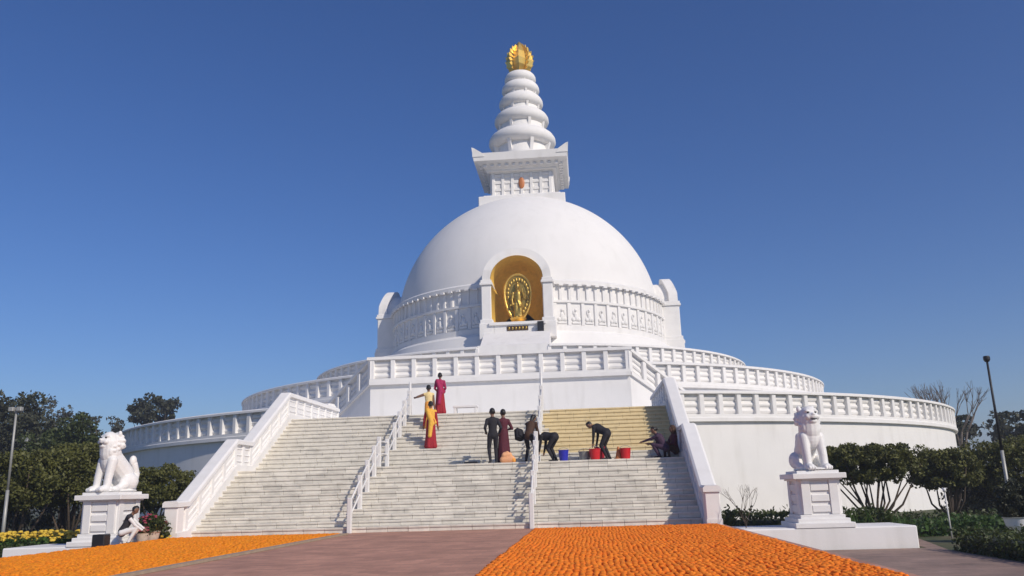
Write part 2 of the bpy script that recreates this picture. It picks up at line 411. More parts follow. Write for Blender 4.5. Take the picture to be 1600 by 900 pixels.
cm = MB(); cm.box(-BX-.16, BX+.16, BY-.17, BY+.42, T2-.15, T2); cm.build('coping', 'white2', block)
cm = MB(); cm.box(-BX, BX, BY+.1, BY+.16, F2-.009, T2-.14); cm.build('panel_wall', 'white', block)
cm = MB(); cm.box(-BX-.03, BX+.03, BY-.15, BY+.36, F2-.008, F2+.13); cm.build('base_rail', 'white2', block)
pts = [(-BX+.1+(2*BX-.2)*i/12, BY+.13) for i in range(13)]
bay_posts_rails(block, pts, lambda i: F2+.1, T2-F2-.2, lambda i: True)
fl = MB(); fl.box(-BX, BX, BY, y_in, F2-.3, F2-.008); 

# ------------------------------------------------------------------ drum and dome
def in_niche(x, y, z):
    if y > 0: return False
    return abs(x) < 2.0 and 12.3 < z and (z < 15.9 or math.hypot(x, z-15.84) < 2.0)
prof = [(12.35, F3-.05), (12.35, 11.0), (12.0, 11.9), (11.75, 12.1), (11.55, 12.15)]
MB().lathe(prof, 160).build('drum_base', 'dome', pagoda)
drum = MB().lathe([(11.60, 12.1), (11.60, 12.55), (11.42, 12.58), (11.42, 14.22), (11.58, 14.25), (11.58, 14.42), (11.40, 14.45), (11.40, 15.55), (11.66, 15.6), (11.66, 15.85), (11.45, 16.0), (11.12, 16.05)], 288).cut(in_niche).build('drum_frieze', 'white', pagoda)
drum['label'] = 'carved frieze of two rows of panels round the dome'
random.seed(4)
up = MB().bbox(-.11, .11, -.09, .09, 0, 1.1, .02).mesh('upper_post', 'white2')
lp = MB().bbox(-.13, .13, -.08, .08, 0, 1.64, .02).mesh('lower_post', 'white2')
bk = MB(); bk.box(-.16, .16, -.09, .1, 0, .13); bk = bk.mesh('bracket', 'white2')
figs = []
for q in range(4):
    rr = random.Random(q+3); fm = MB()
    fm.ell((0, 0, .55), (.17, .10, .34), 8, 6); fm.ell((rr.uniform(-.03, .03), -.02, 1.02), (.10, .09, .12), 8, 6)
    fm.ell((-.2, 0, .35), (.16, .08, .16), 8, 5); fm.ell((.2, 0, .35), (.16, .08, .16), 8, 5)
    fm.ell((.18*rr.choice((-1, 1)), 0, .85), (.07, .07, .2), 6, 5); fm.box(-.32, .32, -.06, .05, .02, .16)
    figs.append(fm.mesh('relief_figure', 'white2'))
NU, NL = 104, 68
def adeg(a): return (math.degrees(a)+90+180) % 360-180
for i in range(NU):
    a = -math.pi/2+2*math.pi*(i+.5)/NU; dg = abs(adeg(a))
    if dg > 100 or dg < 12.5 or 77.5 < dg < 102: continue
    inst('upper_post', up, drum, (11.44*math.cos(a), 11.44*math.sin(a), 14.44), a+math.pi/2)
    a2 = a+math.pi/NU
    inst('bracket', bk, drum, (11.68*math.cos(a), 11.68*math.sin(a), 15.46), a+math.pi/2)
    b = MB()
for i in range(NL):
    a = -math.pi/2+2*math.pi*(i+.5)/NL; dg = abs(adeg(a))
    if dg > 98 or dg < 12.5 or 77.5 < dg < 102: continue
    inst('lower_post', lp, drum, (11.46*math.cos(a), 11.46*math.sin(a), 12.58), a+math.pi/2)
    a += math.pi/NL
    if abs(adeg(a)) > 12.5 and not 77 < abs(adeg(a)) < 103:
        inst('relief_figure', figs[(i*7) % 4], drum, (11.44*math.cos(a), 11.44*math.sin(a), 12.68), a+math.pi/2)
zc_, Rd = 14.75, 11.1
prof = [(Rd, 15.9)]+[(Rd*math.cos(t), zc_+Rd*math.sin(t)) for t in [R(6+84*i/84) for i in range(85)]]
MB().lathe(prof, 288, sharp=False).cut(in_niche).build('dome', 'dome', pagoda)

# ------------------------------------------------------------------ niches
def niche(rz, gilded):
    n_ = empty('niche', (0, 0, 0)); n_.parent = pagoda; n_.rotation_euler.z = rz
    n_['label'] = 'arched niche with pillars on the dome, ' + ('front one lined in gold' if gilded else 'seen edge on at the side')
    yf = -12.55; ri = 1.84
    m = MB()
    # arch hood: horseshoe outline extruded back into the dome
    th = [R(-18+216*i/36) for i in range(37)]
    zc = 15.72
    inner = [(1.90*math.cos(t), zc+.12+1.76*math.sin(t)) for t in th]
    outer = [(2.48*math.cos(t), zc+.12+2.42*math.sin(t)) for t in th]
    for i in range(36):
        # front slab of the arch, leaning back a little as it rises
        yo = lambda p: yf+.05+max(0, (p[1]-16.6))*.26
        quad = [inner[i], outer[i], outer[i+1], inner[i+1]]
        v = [(p[0], yo(p), p[1]) for p in quad]+[(p[0], yo(p)+.72, p[1]) for p in quad]
        m.add(v, [(0,1,2,3),(1,5,6,2),(5,4,7,6),(0,3,7,4)], False)
        q2 = [(p[0]*1.12, zc+.12+(p[1]-zc-.12)*1.12) for p in (inner[i], inner[i+1])]
        v = [(q2[0][0], yf+.5, q2[0][1]), (q2[1][0], yf+.5, q2[1][1]), (q2[1][0], -9.0, q2[1][1]), (q2[0][0], -9.0, q2[0][1])]
        m.add(v, [(0,1,2,3)], False)
    m.build('arch', 'white', n_)
    for s in (-1, 1):
        m = MB(); xc = s*2.2
        m.bbox(xc-.36, xc+.36, yf-.02, -10.2, 12.9, 15.45, .05)
        c = MB(); c.bbox(xc-.46, xc+.46, yf-.14, -10.3, 15.45, 15.62, .02); c.bbox(xc-.40, xc+.40, yf-.08, -10.3, 15.62, 15.82, .03)
        b = MB(); b.bbox(xc-.46, xc+.46, yf-.14, -10.3, 12.62, 12.9, .03); b.bbox(xc-.52, xc+.52, yf-.2, -10.3, 11.5, 12.62, .03)
        p = m.build('pillar', 'white2', n_); c.build('capital', 'white2', p); b.build('pillar_base', 'white2', p)
    if True:
        m = MB()
        # recess lining: straight sides and vault going back, curved back wall
        path = [(-1.84, 12.5)]+[(-1.84, 15.3)]+[(1.88*math.cos(t), zc+.12+1.74*math.sin(t)) for t in [R(198-216*i/36) for i in range(37)]]+[(1.84, 15.3), (1.84, 12.5)]
        def rg(y, k): return [(x*k, y, 14.4+(z-14.4)*k) for x, z in path]
        m.loft([rg(yf+.08, .999), rg(-11.6, .99), rg(-10.6, .93), rg(-10.0, .8), rg(-9.7, .55), rg(-9.6, .0)], True, False, False)
        m.build('recess', 'gold_wall' if gilded else 'white', n_, fixn=False)
    m = MB(); m.box(-1.84, 1.84, yf-.1, -9.6, 12.3, 12.55); m.box(-2.0, 2.0, yf-.35, yf+.25, 12.42, 12.62)
    m.build('sill', 'white2', n_)
    if gilded:
        m = MB(); m.box(-1.66, 1.66, yf-.2, -10.5, 11.4, 12.42)
        m.build('altar_front', 'white', n_)
        q = MB(); q.box(-.75, .75, yf-.24, yf-.19, 12.0, 12.32)
        cp = q.build('carved_panel', 'c_brown', n_); cp['label'] = 'small dark carved panel under the sill'
        for k in range(6):
            q = MB(); q.ell((-.6+.24*k, yf-.25, 12.16), (.08, .04, .12), 8, 5); q.build('carving', 'gold_dark', cp)
        q = MB(); q.bbox(1.42, 1.86, yf-.62, yf-.25, 11.83, 12.52, .02); o = q.build('lamp_box', 'black', n_); o['label'] = 'small black box beside the sill'
    else:
        m = MB(); m.box(-1.66, 1.66, yf-.05, -10.5, 11.4, 12.42); m.build('altar_front', 'white', n_)
    return n_
niche(0, True); niche(-math.pi/2, False); niche(math.pi/2, False)
# plain stair ramp from the niche down to the upper terrace
m = MB()
m.prism([(-11.6, F3), (-17.35, F3-.0), (-17.35, 10.22), (-16.2, 10.3), (-13.3, 11.78), (-11.6, 11.78)], 'x', -2.3, 2.3)
m.build('niche_steps', 'white', pagoda)

# ------------------------------------------------------------------ harmika, spire
hm = MB(); h_ = lambda a, z0, z1, b=.05: hm.bbox(-a, a, -a, a, z0, z1, b)
h_(3.68, 23.9, 25.42); h_(3.3, 25.42, 25.62)
h_(2.62, 25.62, 28.0, .03)
harm = hm.build('harmika', 'white', pagoda); harm['label'] = 'square white box crowning the dome with flared cornice'
cn = MB()
lv = [(2.66, 27.75), (2.72, 27.88), (3.02, 27.9), (3.06, 28.05), (3.12, 28.06), (3.4, 28.36), (3.46, 28.37), (3.86, 28.52), (3.98, 28.54), (4.06, 29.22), (3.7, 29.3), (3.2, 29.36)]
for (a, z), (b, y) in zip(lv[:-1], lv[1:]):
    cn.loft([[(-a,-a,z),(a,-a,z),(a,a,z),(-a,a,z)], [(-b,-b,y),(b,-b,y),(b,b,y),(-b,b,y)]], caps=False)
cn.add([(-3.2,-3.2,29.36),(3.2,-3.2,29.36),(3.2,3.2,29.36),(-3.2,3.2,29.36)], [(0,1,2,3)])
cor = cn.build('cornice', 'white', harm)
for sx in (-1, 1):
    for sy in (-1, 1):
        a = 4.08
        q = MB(); cx, cy = sx*a, sy*a
        q.loft([[(cx,cy,28.9),(cx-sx*1.0,cy,28.9),(cx-sx*1.0,cy-sy*1.0,28.9),(cx,cy-sy*1.0,28.9)],
                [(cx,cy,29.25),(cx-sx*.8,cy,29.25),(cx-sx*.8,cy-sy*.8,29.25),(cx,cy-sy*.8,29.25)],
                [(cx+sx*.06,cy+sy*.06,29.75),(cx-sx*.14,cy+sy*.02,29.7),(cx-sx*.14,cy-sy*.14,29.7),(cx+sx*.02,cy-sy*.14,29.7)]])
        q.build('corner_horn', 'white2', harm)
tooth = MB().box(-.14, .14, -.14, .14, 0, .2).mesh('dentil', 'white2')
pil = MB().bbox(-.13, .13, -.08, .08, 0, 2.15, .02).mesh('pilaster', 'white2')
lin = MB().box(-.26, .26, -.05, .05, 0, .2).mesh('lintel', 'white2')
for face in range(4):
    if face == 2: continue
    rz = face*math.pi/2; c, s = math.cos(rz), math.sin(rz)
    def W_(x, y, z): return (x*c-y*s, x*s+y*c, z)
    for k in range(11): inst('dentil', tooth, harm, W_(-3.05+.61*k, -3.42, 28.16), rz)
    for k in range(7): inst('pilaster', pil, harm, W_(-2.46+.82*k, -2.66, 25.61), rz)
    for k in range(6):
        for zz_ in (26.2, 26.85, 27.5): inst('lintel', lin, harm, W_(-2.05+.82*k, -2.64, zz_), rz)
q = MB(); q.ell((-.02, -2.72, 26.8), (.26, .1, .55), 10, 8); o = q.build('emblem', 'p_orange', harm); o['label'] = 'small reddish emblem on the front of the harmika'
# spire of stacked rings
spire = MB()
RG = [(3.0, 31.25), (2.45, 33.35), (1.99, 35.1), (1.71, 36.5), (1.43, 37.62)]
core = [(2.5, 29.3), (2.45, 30.1), (2.2, 31.3)]
for r, z in RG: core += [(r*.80, z)]
core += [(.9, 38.4)]
sp_ = spire.lathe(core, 64).build('spire', 'white', pagoda); sp_['label'] = 'tapering spire of stacked white rings'
for i, (r, z) in enumerate(RG):
    h = 1.0-.08*i
    q = MB(); prof = [(r*.6, z-h*.25), (r*.86, z-h*.2), (r*.97, z+h*.0), (r*1.01, z+h*.25), (r*1.0, z+h*.55), (r*.94, z+h*.85), (r*.84, z+h*1.1), (r*.60, z+h*1.25)]
    q.lathe(prof, 64, sharp=False); rg_ = q.build('spire_ring', 'white2', sp_)
    if i > 0:
        zlo = RG[i-1][1]+.75
    else: zlo = 30.1
    for k in range(8):
        a = 2*math.pi*(k+.5)/8; ca, sa = math.cos(a), math.sin(a); tw = .10*r/2
        rin = r*.6
        pl_ = [(rin, zlo-.1), (r*.82, zlo), (r*.93, z+.02), (rin, z+.02)]
        q = MB(); q.loft([[(x*ca-t*sa, x*sa+t*ca, zz_) for x, zz_ in pl_] for t in (-tw, tw)]); q.build('bracket', 'white2', sp_)
# gold finial
fin = MB(); fin.lathe([(.75, 38.3), (1.0, 38.45), (.75, 38.62)], 24)
fin.lathe([(.70, 38.55), (1.15, 39.15), (1.28, 39.75), (1.1, 40.5), (.6, 41.3), (.0, 41.9)], 4, -math.pi/2, 1.5*math.pi, smooth=False)
fin_o = fin.build('finial', 'gold', pagoda); fin_o['label'] = 'golden flaming jewel finial at the top of the spire'
random.seed(2)
for k in range(8):
    a = 2*math.pi*(k+(.5 if k % 4 == 2 else 0))/8; ca, sa = math.cos(a), math.sin(a)
    if k == 6: continue
    for j in range(9):
        t = R(-62+150*j/8); rr = 1.16*math.cos(t)+.05; zz_ = 39.9+1.42*math.sin(t)
        q = MB(); dr, dz = math.cos(t), math.sin(t)+.35; ln = math.hypot(dr, dz); dr /= ln; dz /= ln
        b0 = (rr-.45*dr, zz_-.45*dz); tip = (rr+.16*dr, zz_+.20*dz); wv = .20
        pts_ = [(b0[0], b0[1]), (rr-.05*dr+wv*dz, zz_-.05*dz-wv*dr), tip, (rr-.05*dr-wv*dz, zz_-.05*dz+wv*dr)]
        pts_ = [(max(p[0], .02), p[1]) for p in pts_]
        q.loft([[(x*ca-t2*sa, x*sa+t2*ca, z) for x, z in pts_] for t2 in (-.05, .05)])
        q.build('flame', 'gold', fin_o)

# ------------------------------------------------------------------ voxel bodies
def capdist(P, a, b, ra, rb, sc=None):
    a = np.array(a, float); b = np.array(b, float); ab = b-a
    t = np.clip(((P-a)@ab)/max(ab@ab, 1e-9), 0, 1)
    d = P-(a+t[:, None]*ab)
    if sc is not None: d = d/np.array(sc)
    return np.linalg.norm(d, axis=1)-(ra+(rb-ra)*t)
class Body:
    "overlapping tapered limbs fused into ONE continuous surface"
    def __init__(s): s.p = []
    def cap(s, a, b, ra, rb, m, sc=None): s.p.append((tuple(a), tuple(b), ra, rb, m, sc)); return s
    def ball(s, c, r, m):
        rm = min(r); c = Vector(c); k = max(range(3), key=lambda i: r[i])
        s.p.append((tuple(c), tuple(c+Vector((1e-4, 0, 0))), 1., 1., m, tuple(r))); return s
    def mesh(s, name, voxel, smooth=6):
        mb = MB()
        for a, b, ra, rb, m, sc in s.p:
            a, b = Vector(a), Vector(b); d = b-a; L_ = d.length; sc = Vector(sc or (1, 1, 1))
            q = Vector((0, 0, 1)).rotation_difference(d.normalized()) if L_ > 1e-3 else Quaternion()
            rings = []; N = 14; H = 5
            for i in range(H+1):
                ph = -math.pi/2+math.pi/2*i/H; rings.append((0, ra, ph))
            for i in range(H+1):
                ph = math.pi/2*i/H; rings.append((L_, rb, ph))
            v = []; f = []
            for z, r, ph in rings:
                rr_ = max(math.cos(ph), 1e-3)*r
                for j in range(N):
                    t = 2*math.pi*j/N; off = q @ Vector((rr_*math.cos(t), rr_*math.sin(t), r*math.sin(ph)))
                    base = a+q @ Vector((0, 0, z))
                    v.append((base.x+off.x*sc.x, base.y+off.y*sc.y, base.z+off.z*sc.z))
            k = len(rings)
            for i in range(k-1):
                for j in range(N): f.append((i*N+j, i*N+(j+1) % N, (i+1)*N+(j+1) % N, (i+1)*N+j))
            f.append(tuple(range(N-1, -1, -1))); f.append(tuple((k-1)*N+j for j in range(N)))
            mb.add(v, f)
        me = mb.mesh('tmp', 'white', fixn=False); o = bpy.data.objects.new('tmp', me); COL.objects.link(o)
        md = o.modifiers.new('r', 'REMESH'); md.mode = 'VOXEL'; md.voxel_size = voxel; md.use_smooth_shade = True
        if smooth: ms = o.modifiers.new('s', 'SMOOTH'); ms.factor = .5; ms.iterations = smooth
        dg = bpy.context.evaluated_depsgraph_get(); out = bpy.data.meshes.new_from_object(o.evaluated_get(dg)); out.name = name
        bpy.data.objects.remove(o); bpy.data.meshes.remove(me)
        mats = []; 
        for pr in s.p:
            if pr[4] not in mats: mats.append(pr[4])
        out.materials.clear()
        for m_ in mats: out.materials.append(M[m_])
        nf = len(out.polygons); C = np.zeros(nf*3, dtype=np.float32); out.polygons.foreach_get('center', C); C = C.reshape(-1, 3).astype(float)
        best = np.full(nf, 1e9); idx = np.zeros(nf, dtype=np.int32)
        for a, b, ra, rb, m_, sc in s.p:
            d = capdist(C, a, b, ra, rb, sc)
            if sc is not None: d = d*min(sc)
            k = d < best; best[k] = d[k]; idx[k] = mats.index(m_)
        out.polygons.foreach_set('material_index', idx); out.polygons.foreach_set('use_smooth', np.ones(nf, dtype=bool)); out.update()
        return out

# gold statue in the front niche
def gold_statue():
    y = -11.75; z0 = 12.62
    root = empty('gold_statue', (0, y, z0), 'golden standing figure against a pointed oval halo inside the front niche', 'statue')
    b = Body(); m = 'gold_dark'
    b.cap((-.16, 0, .45), (-.13, 0, 1.25), .15, .2, m); b.cap((.16, 0, .45), (.13, 0, 1.25), .15, .2, m)
    b.cap((0, .02, .42), (0, 0, 1.2), .34, .24, m, (1, .6, 1))
    b.cap((0, 0, 1.25), (0, 0, 1.85), .24, .30, m, (1, .7, 1)); b.cap((-.34, 0, 1.95), (-.42, -.05, 1.55), .11, .09, m); b.cap((-.42, -.05, 1.55), (-.36, -.2, 1.2), .09, .07, m)
    b.cap((.34, 0, 1.95), (.46, -.06, 1.6), .11, .09, m); b.cap((.46, -.06, 1.6), (.36, -.22, 1.95), .09, .06, m); b.cap((.36, -.22, 1.95), (.36, -.26, 2.15), .07, .05, m)
    b.cap((0, 0, 1.98), (0, 0, 2.2), .11, .1, m); b.ball((0, -.02, 2.36), (.17, .19, .23), m); b.ball((0, 0, 2.6), (.09, .09, .09), m)
    b.cap((-.2, -.02, 1.95), (.15, -.2, 1.1), .08, .07, m)
    b.ball((-.15, -.12, .42), (.1, .2, .08), m); b.ball((.15, -.12, .42), (.1, .2, .08), m)
    root.scale = (1, 1, 1.18)
    o = inst('figure', b.mesh('figure', .03, 2), root, (0, y, z0))
    q = MB(); N = 48
    def alm(t, k, dz=0): 
        x = math.sin(t); return (.98*k*x*(1-.18*math.cos(t)), 1.72-1.5*k*math.cos(t)+dz)
    rings = []
    q.loft([[(alm(2*math.pi*i/N, .93)[0], .18, alm(2*math.pi*i/N, .93)[1]) for i in range(N)], [(alm(2*math.pi*i/N, .93)[0], .28, alm(2*math.pi*i/N, .93)[1]) for i in range(N)]])
    me = q.mesh('halo', 'gold_dark'); inst('halo', me, root, (0, y, z0))
    q = MB(); q.tube([(alm(2*math.pi*i/N, .97)[0], .16, alm(2*math.pi*i/N, .97)[1]) for i in range(N+1)], .09, 8); inst('halo_rim', q.mesh('halo_rim', 'gold'), root, (0, y, z0))
    for k in range(26):
        t = 2*math.pi*(k+.5)/26
        for f_, sz in ((.74, .15),):
            x, z = alm(t, f_); q = MB(); q.ell((x, .16, z), (sz*.8, .045, sz), 8, 5); inst('halo_scroll', q.mesh('halo_scroll', 'gold_dark'), root, (0, y, z0))
    q = MB(); q.lathe([(.0, 0), (.62, 0), (.66, .1), (.48, .2), (.62, .36), (.5, .4), (0, .4)], 20); inst('lotus_base', q.mesh('lotus_base', 'gold'), root, (0, y, z0))
gold_statue()

# ------------------------------------------------------------------ staircase
stair = empty('staircase', (0, YB, 0), 'broad pale marble staircase rising to the pagoda in two flights', 'staircase')
lan = MB()
# core under the slabs
prof = [(YB+.05, -.3)]
for i, (y, z) in enumerate(STEPS):
    zp = 0 if i == 0 else STEPS[i-1][1]
    prof += [(y+.03, zp-.02 if i else -.3), (y+.03, z-.02)]
prof += [(YT+.9, ZT-.02), (YT+.9, -.3)]
lan.prism(prof[1:], 'x', -WS-.02, WS+.02)
core_o = lan.build('stair_core', 'joint', stair)
lm = MB(); lm.box(-7.9, 7.9, YT+.85, -29.6, LOW-.3, ZT-.004); lm.build('landing', 'white', stair)
random.seed(11)
SL = .625; slab_cache = {}
def slab_me(L_, tr, matn, v):
    key = (round(L_, 3), round(tr, 3), matn, v)
    if key not in slab_cache:
        q = MB(); g_ = .0045; h2 = RIS
        # an L-shaped slab: riser face and tread with a small nosing
        pr = [(.0, .004), (.0, h2-.058), (-.030, h2-.054), (-.036, h2-.010), (-.028, h2), (tr-.040, h2), (tr-.040, h2-.03), (.028, h2-.03), (.028, .004)]
        q.loft([[(x, y, z) for y, z in pr] for x in (-L_/2+g_, L_/2-g_)])
        slab_cache[key] = q.mesh('slab', matn)
    return slab_cache[key]
upper = MB(); uyel = MB(); nslab = 0
for i, (y, z) in enumerate(STEPS):
    tr = STEPS[i+1][0]-y if i < 24 else .9
    x = -WS; off = random.choice((0, .31, .17)); k = 0
    edges = [-WS]
    xx = -WS+off
    while xx < WS-.2:
        if xx-edges[-1] > .18: edges.append(xx)
        xx += SL*random.choice((1, 1, 1, 1.0, 1.5) if i >= 12 else (1,))
    if WS-edges[-1] < .15: edges.pop()
    edges.append(WS)
    for a, b in zip(edges[:-1], edges[1:]):
        dy, dz = random.uniform(-.006, .006), random.uniform(-.005, .003)
        if i < 12:
            o = inst('slab', slab_me(b-a, tr, 'marble', 0), stair, ((a+b)/2, y+dy, z-RIS+dz)); nslab += 1
        else:
            tgt = uyel if ((a+b)/2 > 2.75 and i >= 14) else upper
            g_ = .0045; h2 = RIS
            pr = [(.0, .004), (.0, h2-.058), (-.030, h2-.054), (-.036, h2-.010), (-.028, h2), (tr-.040, h2), (tr-.040, h2-.03), (.028, h2-.03), (.028, .004)]
            tgt.loft([[(x_, y+dy+p, z-RIS+dz+q_) for p, q_ in pr] for x_ in (a+g_, b-g_)])
upper.build('upper_flight_slabs', 'marble', stair, kind='stuff')
o = uyel.build('upper_flight_yellow_slabs', 'marble_y', stair, kind='stuff'); o['label'] = 'yellow tinted steps at the top right'

def parapet(s):
    xa, xb = s*WS, s*(WS+.40)
    x0, x1 = min(xa, xb), max(xa, xb)
    # nosing line (y, z)
    line = [(-46.15, -.02), (YB-.25, .0), (YMID0-.12, ZMID), (YMID1-.35, ZMID), (YT-.12, ZT), (-30.3, ZT)]
    H = 1.05
    core = MB(); poly = [(line[0][0], LOW-.2)]+[(y, z+H-.14) for y, z in line]+[(line[-1][0], LOW-.2)]
    core.prism(poly, 'x', x0+.08, x1-.08)
    p = core.build('parapet', 'white', stair)
    p['label'] = 'white stair parapet with sloping coping, ' + ('left' if s < 0 else 'right')+' side of the stairs'
    # foot curb along both faces
    cb = MB(); poly2 = [(line[0][0]-.06, LOW-.2)]+[(line[0][0]-.06, .16)]+[(y, z+.2) for y, z in line[1:]]+[(line[-1][0], LOW-.2)]
    cb.prism(poly2, 'x', x0+.003, x1+.03); cb.build('curb', 'white', p)
    # coping
    top = [(line[0][0]-.1, line[0][1]+H)]+[(y, z+H) for y, z in line[1:]]
    for (ya, za), (yb, zb) in zip(top[:-1], top[1:]):
        c = MB(); e = .002*(1 if zb > za else 0)
        c.loft([[(x0-.04-e, y, z-.15), (x1+.04+e, y, z-.15), (x1+.04+e, y, z-.03), (x1-.02, y, z+.02), (x0+.02, y, z+.02), (x0-.04-e, y, z-.03)] for y, z in ((ya, za), (yb, zb))])
        c.build('coping', 'white2', p)
    c = MB(); c.bbox(x0-.01, x1+.01, line[0][0]-.05, line[0][0]+.35, LOW-.2, H-.16, .03); c.build('end_pier', 'white2', p)
    # bays
    for (ya, za), (yb, zb), n in ((line[1], line[2], 4), (line[2], line[3], 2), (line[3], line[4], 4), (line[4], line[5], 7)):
        for i in range(n+1):
            t = i/n; y, z = ya+(yb-ya)*t, za+(zb-za)*t
            if i < n or yb == line[-1][0]: inst('baluster_post', post_mesh(H-.30, .2, .34), p, ((x0+x1)/2, y, z+.16), math.pi/2)
            if i < n:
                d = (yb-ya)/n; y2, z2 = y+d/2, z+(zb-za)/n/2; L_ = d-.17
                for k in range(3): inst('rail', rail_mesh(L_, (zb-za)/n*L_/d, .155, .15), p, ((x0+x1)/2, y2, z2+.33+.21*k), math.pi/2)
    return p
parapet(-1); parapet(1)
XH = 2.67
def stair_z(y):
    z = 0
    for yy, zz_ in STEPS:
        if y >= yy-1e-6: z = zz_
    return z
pm = MB().bbox(-.07, .07, -.07, .07, 0, 1.0, .02).mesh('post', 'pipe')
for s in (-1, 1):
    hrl = bpy.data.objects.new('handrail', None); link(hrl, stair); ORG[hrl.name] = org(stair)
    hrl['label'] = 'white handrail dividing the stairs, '+('left' if s < 0 else 'right')+' of the two'
    pp = []
    ys = [YB-.10]+[YB+TRD*k+.14 for k in (3, 6, 9)]+[YMID0+.2, YMID1-.15]+[YT-12*TRD+TRD*k+.14 for k in (3, 6, 9)]+[YT+.2]
    for y in ys:
        z = stair_z(y); inst('post', pm, hrl, (s*XH, y, z)); pp.append((y, z))
    for k, h in enumerate((.86, .45)):
        q = MB(); q.tube([(s*XH, y, z+h) for y, z in pp], .028, 8); q.build('pipe_rail', 'pipe', hrl)
q = MB(); q.tube([(XH, YT+.35, ZT), (XH, YT+.35, ZT+1.75)], [.07, .05], 8); 
o = q.build('post', 'pipe', stair); o['label'] = 'tall thin white post at the head of the right handrail'
q = MB(); q.tube([(-XH, YT+.35, ZT), (-XH, YT+.35, ZT+1.35)], [.07, .05], 8); q.build('post', 'pipe', stair)

# ------------------------------------------------------------------ flower carpets
def bloom(rng, seg=7):
    V = []; F = []
    for ri, (r, z) in enumerate(((.9, .12), (1.0, .5), (.62, .9))):
        for j in range(seg):
            t = 2*math.pi*(j+.5*ri)/seg; k = r*(1+rng.uniform(-.3, .3)); V.append((k*math.cos(t), k*math.sin(t), z+rng.uniform(-.16, .16)))
    V.append((0, 0, .98)); T = []
    for ri in range(2):
        for j in range(seg):
            a, b = ri*seg+j, ri*seg+(j+1) % seg
            T += [(a, b, a+seg), (b, b+seg, a+seg)]
    for j in range(seg): T.append((2*seg+j, 2*seg+(j+1) % seg, 3*seg))
    return np.array(V), np.array(T)
def carpet(x0, x1, matn, label, seed):
    rng = random.Random(seed); nr = np.random.RandomState(seed)
    protos = [bloom(rng) for _ in range(6)]
    root = empty('flower_carpet', ((x0+x1)/2, -46.4, 0), label, 'flower carpet', 'marigold carpets before the stairs')
    b = MB(); b.box(x0, x1, -63.5, -46.35, .004, .02); b.build('mat', 'mat', root)
    ks = MB(); xe = x1 if x0 < 0 else x0
    pos = []
    nx = int((x1-x0)/.082)
    for i in range(nx):
        x = x0+.06+(x1-x0-.12)*i/(nx-1); y = -46.42-rng.uniform(0, .05)
        while y > -63.3:
            if rng.random() > .03: pos.append((x+rng.gauss(0, .010)+.018*math.sin(y*1.9+i*.37), y, .02+rng.uniform(-.006, .008), rng.uniform(.034, .052)))
            y -= rng.uniform(.058, .092)
    pos.sort(key=lambda p: p[1])          # nearest to the viewer first
    vis = [p for p in pos if p[1] > (-59.3 if x0 > 0 else -57.6) and (x0 > 0 or p[1] > -53.8-(p[0]+7.3)*.83)]
    first = vis[:300]; fs = set(first)
    mes = [np_mesh('marigold_bloom', v*np.array((1, 1, .75)), f, matn) for v, f in protos]
    for k, (x, y, z, r) in enumerate(first):
        o = inst('marigold_bloom', mes[k % 6], root, (x, y, z), rng.uniform(0, 6)); o.scale = (r, r, r)
    rest = [p for p in pos if p not in fs]
    P = np.array(rest); VV = []; FF = []; n0 = 0
    for k in range(6):
        Q = P[k::6]; v, f = protos[k]; n = len(Q)
        th = nr.uniform(0, 6.28, n); c, s = np.cos(th), np.sin(th)
        vx = (v[None, :, 0]*c[:, None]-v[None, :, 1]*s[:, None])*Q[:, 3:4]+Q[:, 0:1]; vy = (v[None, :, 0]*s[:, None]+v[None, :, 1]*c[:, None])*Q[:, 3:4]+Q[:, 1:2]
        vz = v[None, :, 2]*.75*Q[:, 3:4]+Q[:, 2:3]
        VV.append(np.stack((vx, vy, vz), -1).reshape(-1, 3)); FF.append((f[None]+(np.arange(n)*len(v))[:, None, None]).reshape(-1, 3)+n0); n0 += n*len(v)
    V = np.concatenate(VV)-np.array(org(root)); me = np_mesh('marigold_blooms', V, np.concatenate(FF), matn)
    o = inst('marigold_blooms', me, root, org(root)); o['kind'] = 'stuff'
carpet(-7.52, -2.6, 'marigold_l', 'orange marigold carpet on the left, with a pale edge beside the brick walk', 5)
carpet(2.8, 7.74, 'marigold', 'orange marigold carpet on the right, in rows below the yellow tinted steps', 6)
kb = MB(); kb.box(-2.57, -2.42, -95, -46.35, .004, .05); tag(kb.build('kerb_strip', 'kerb'), kind='structure')

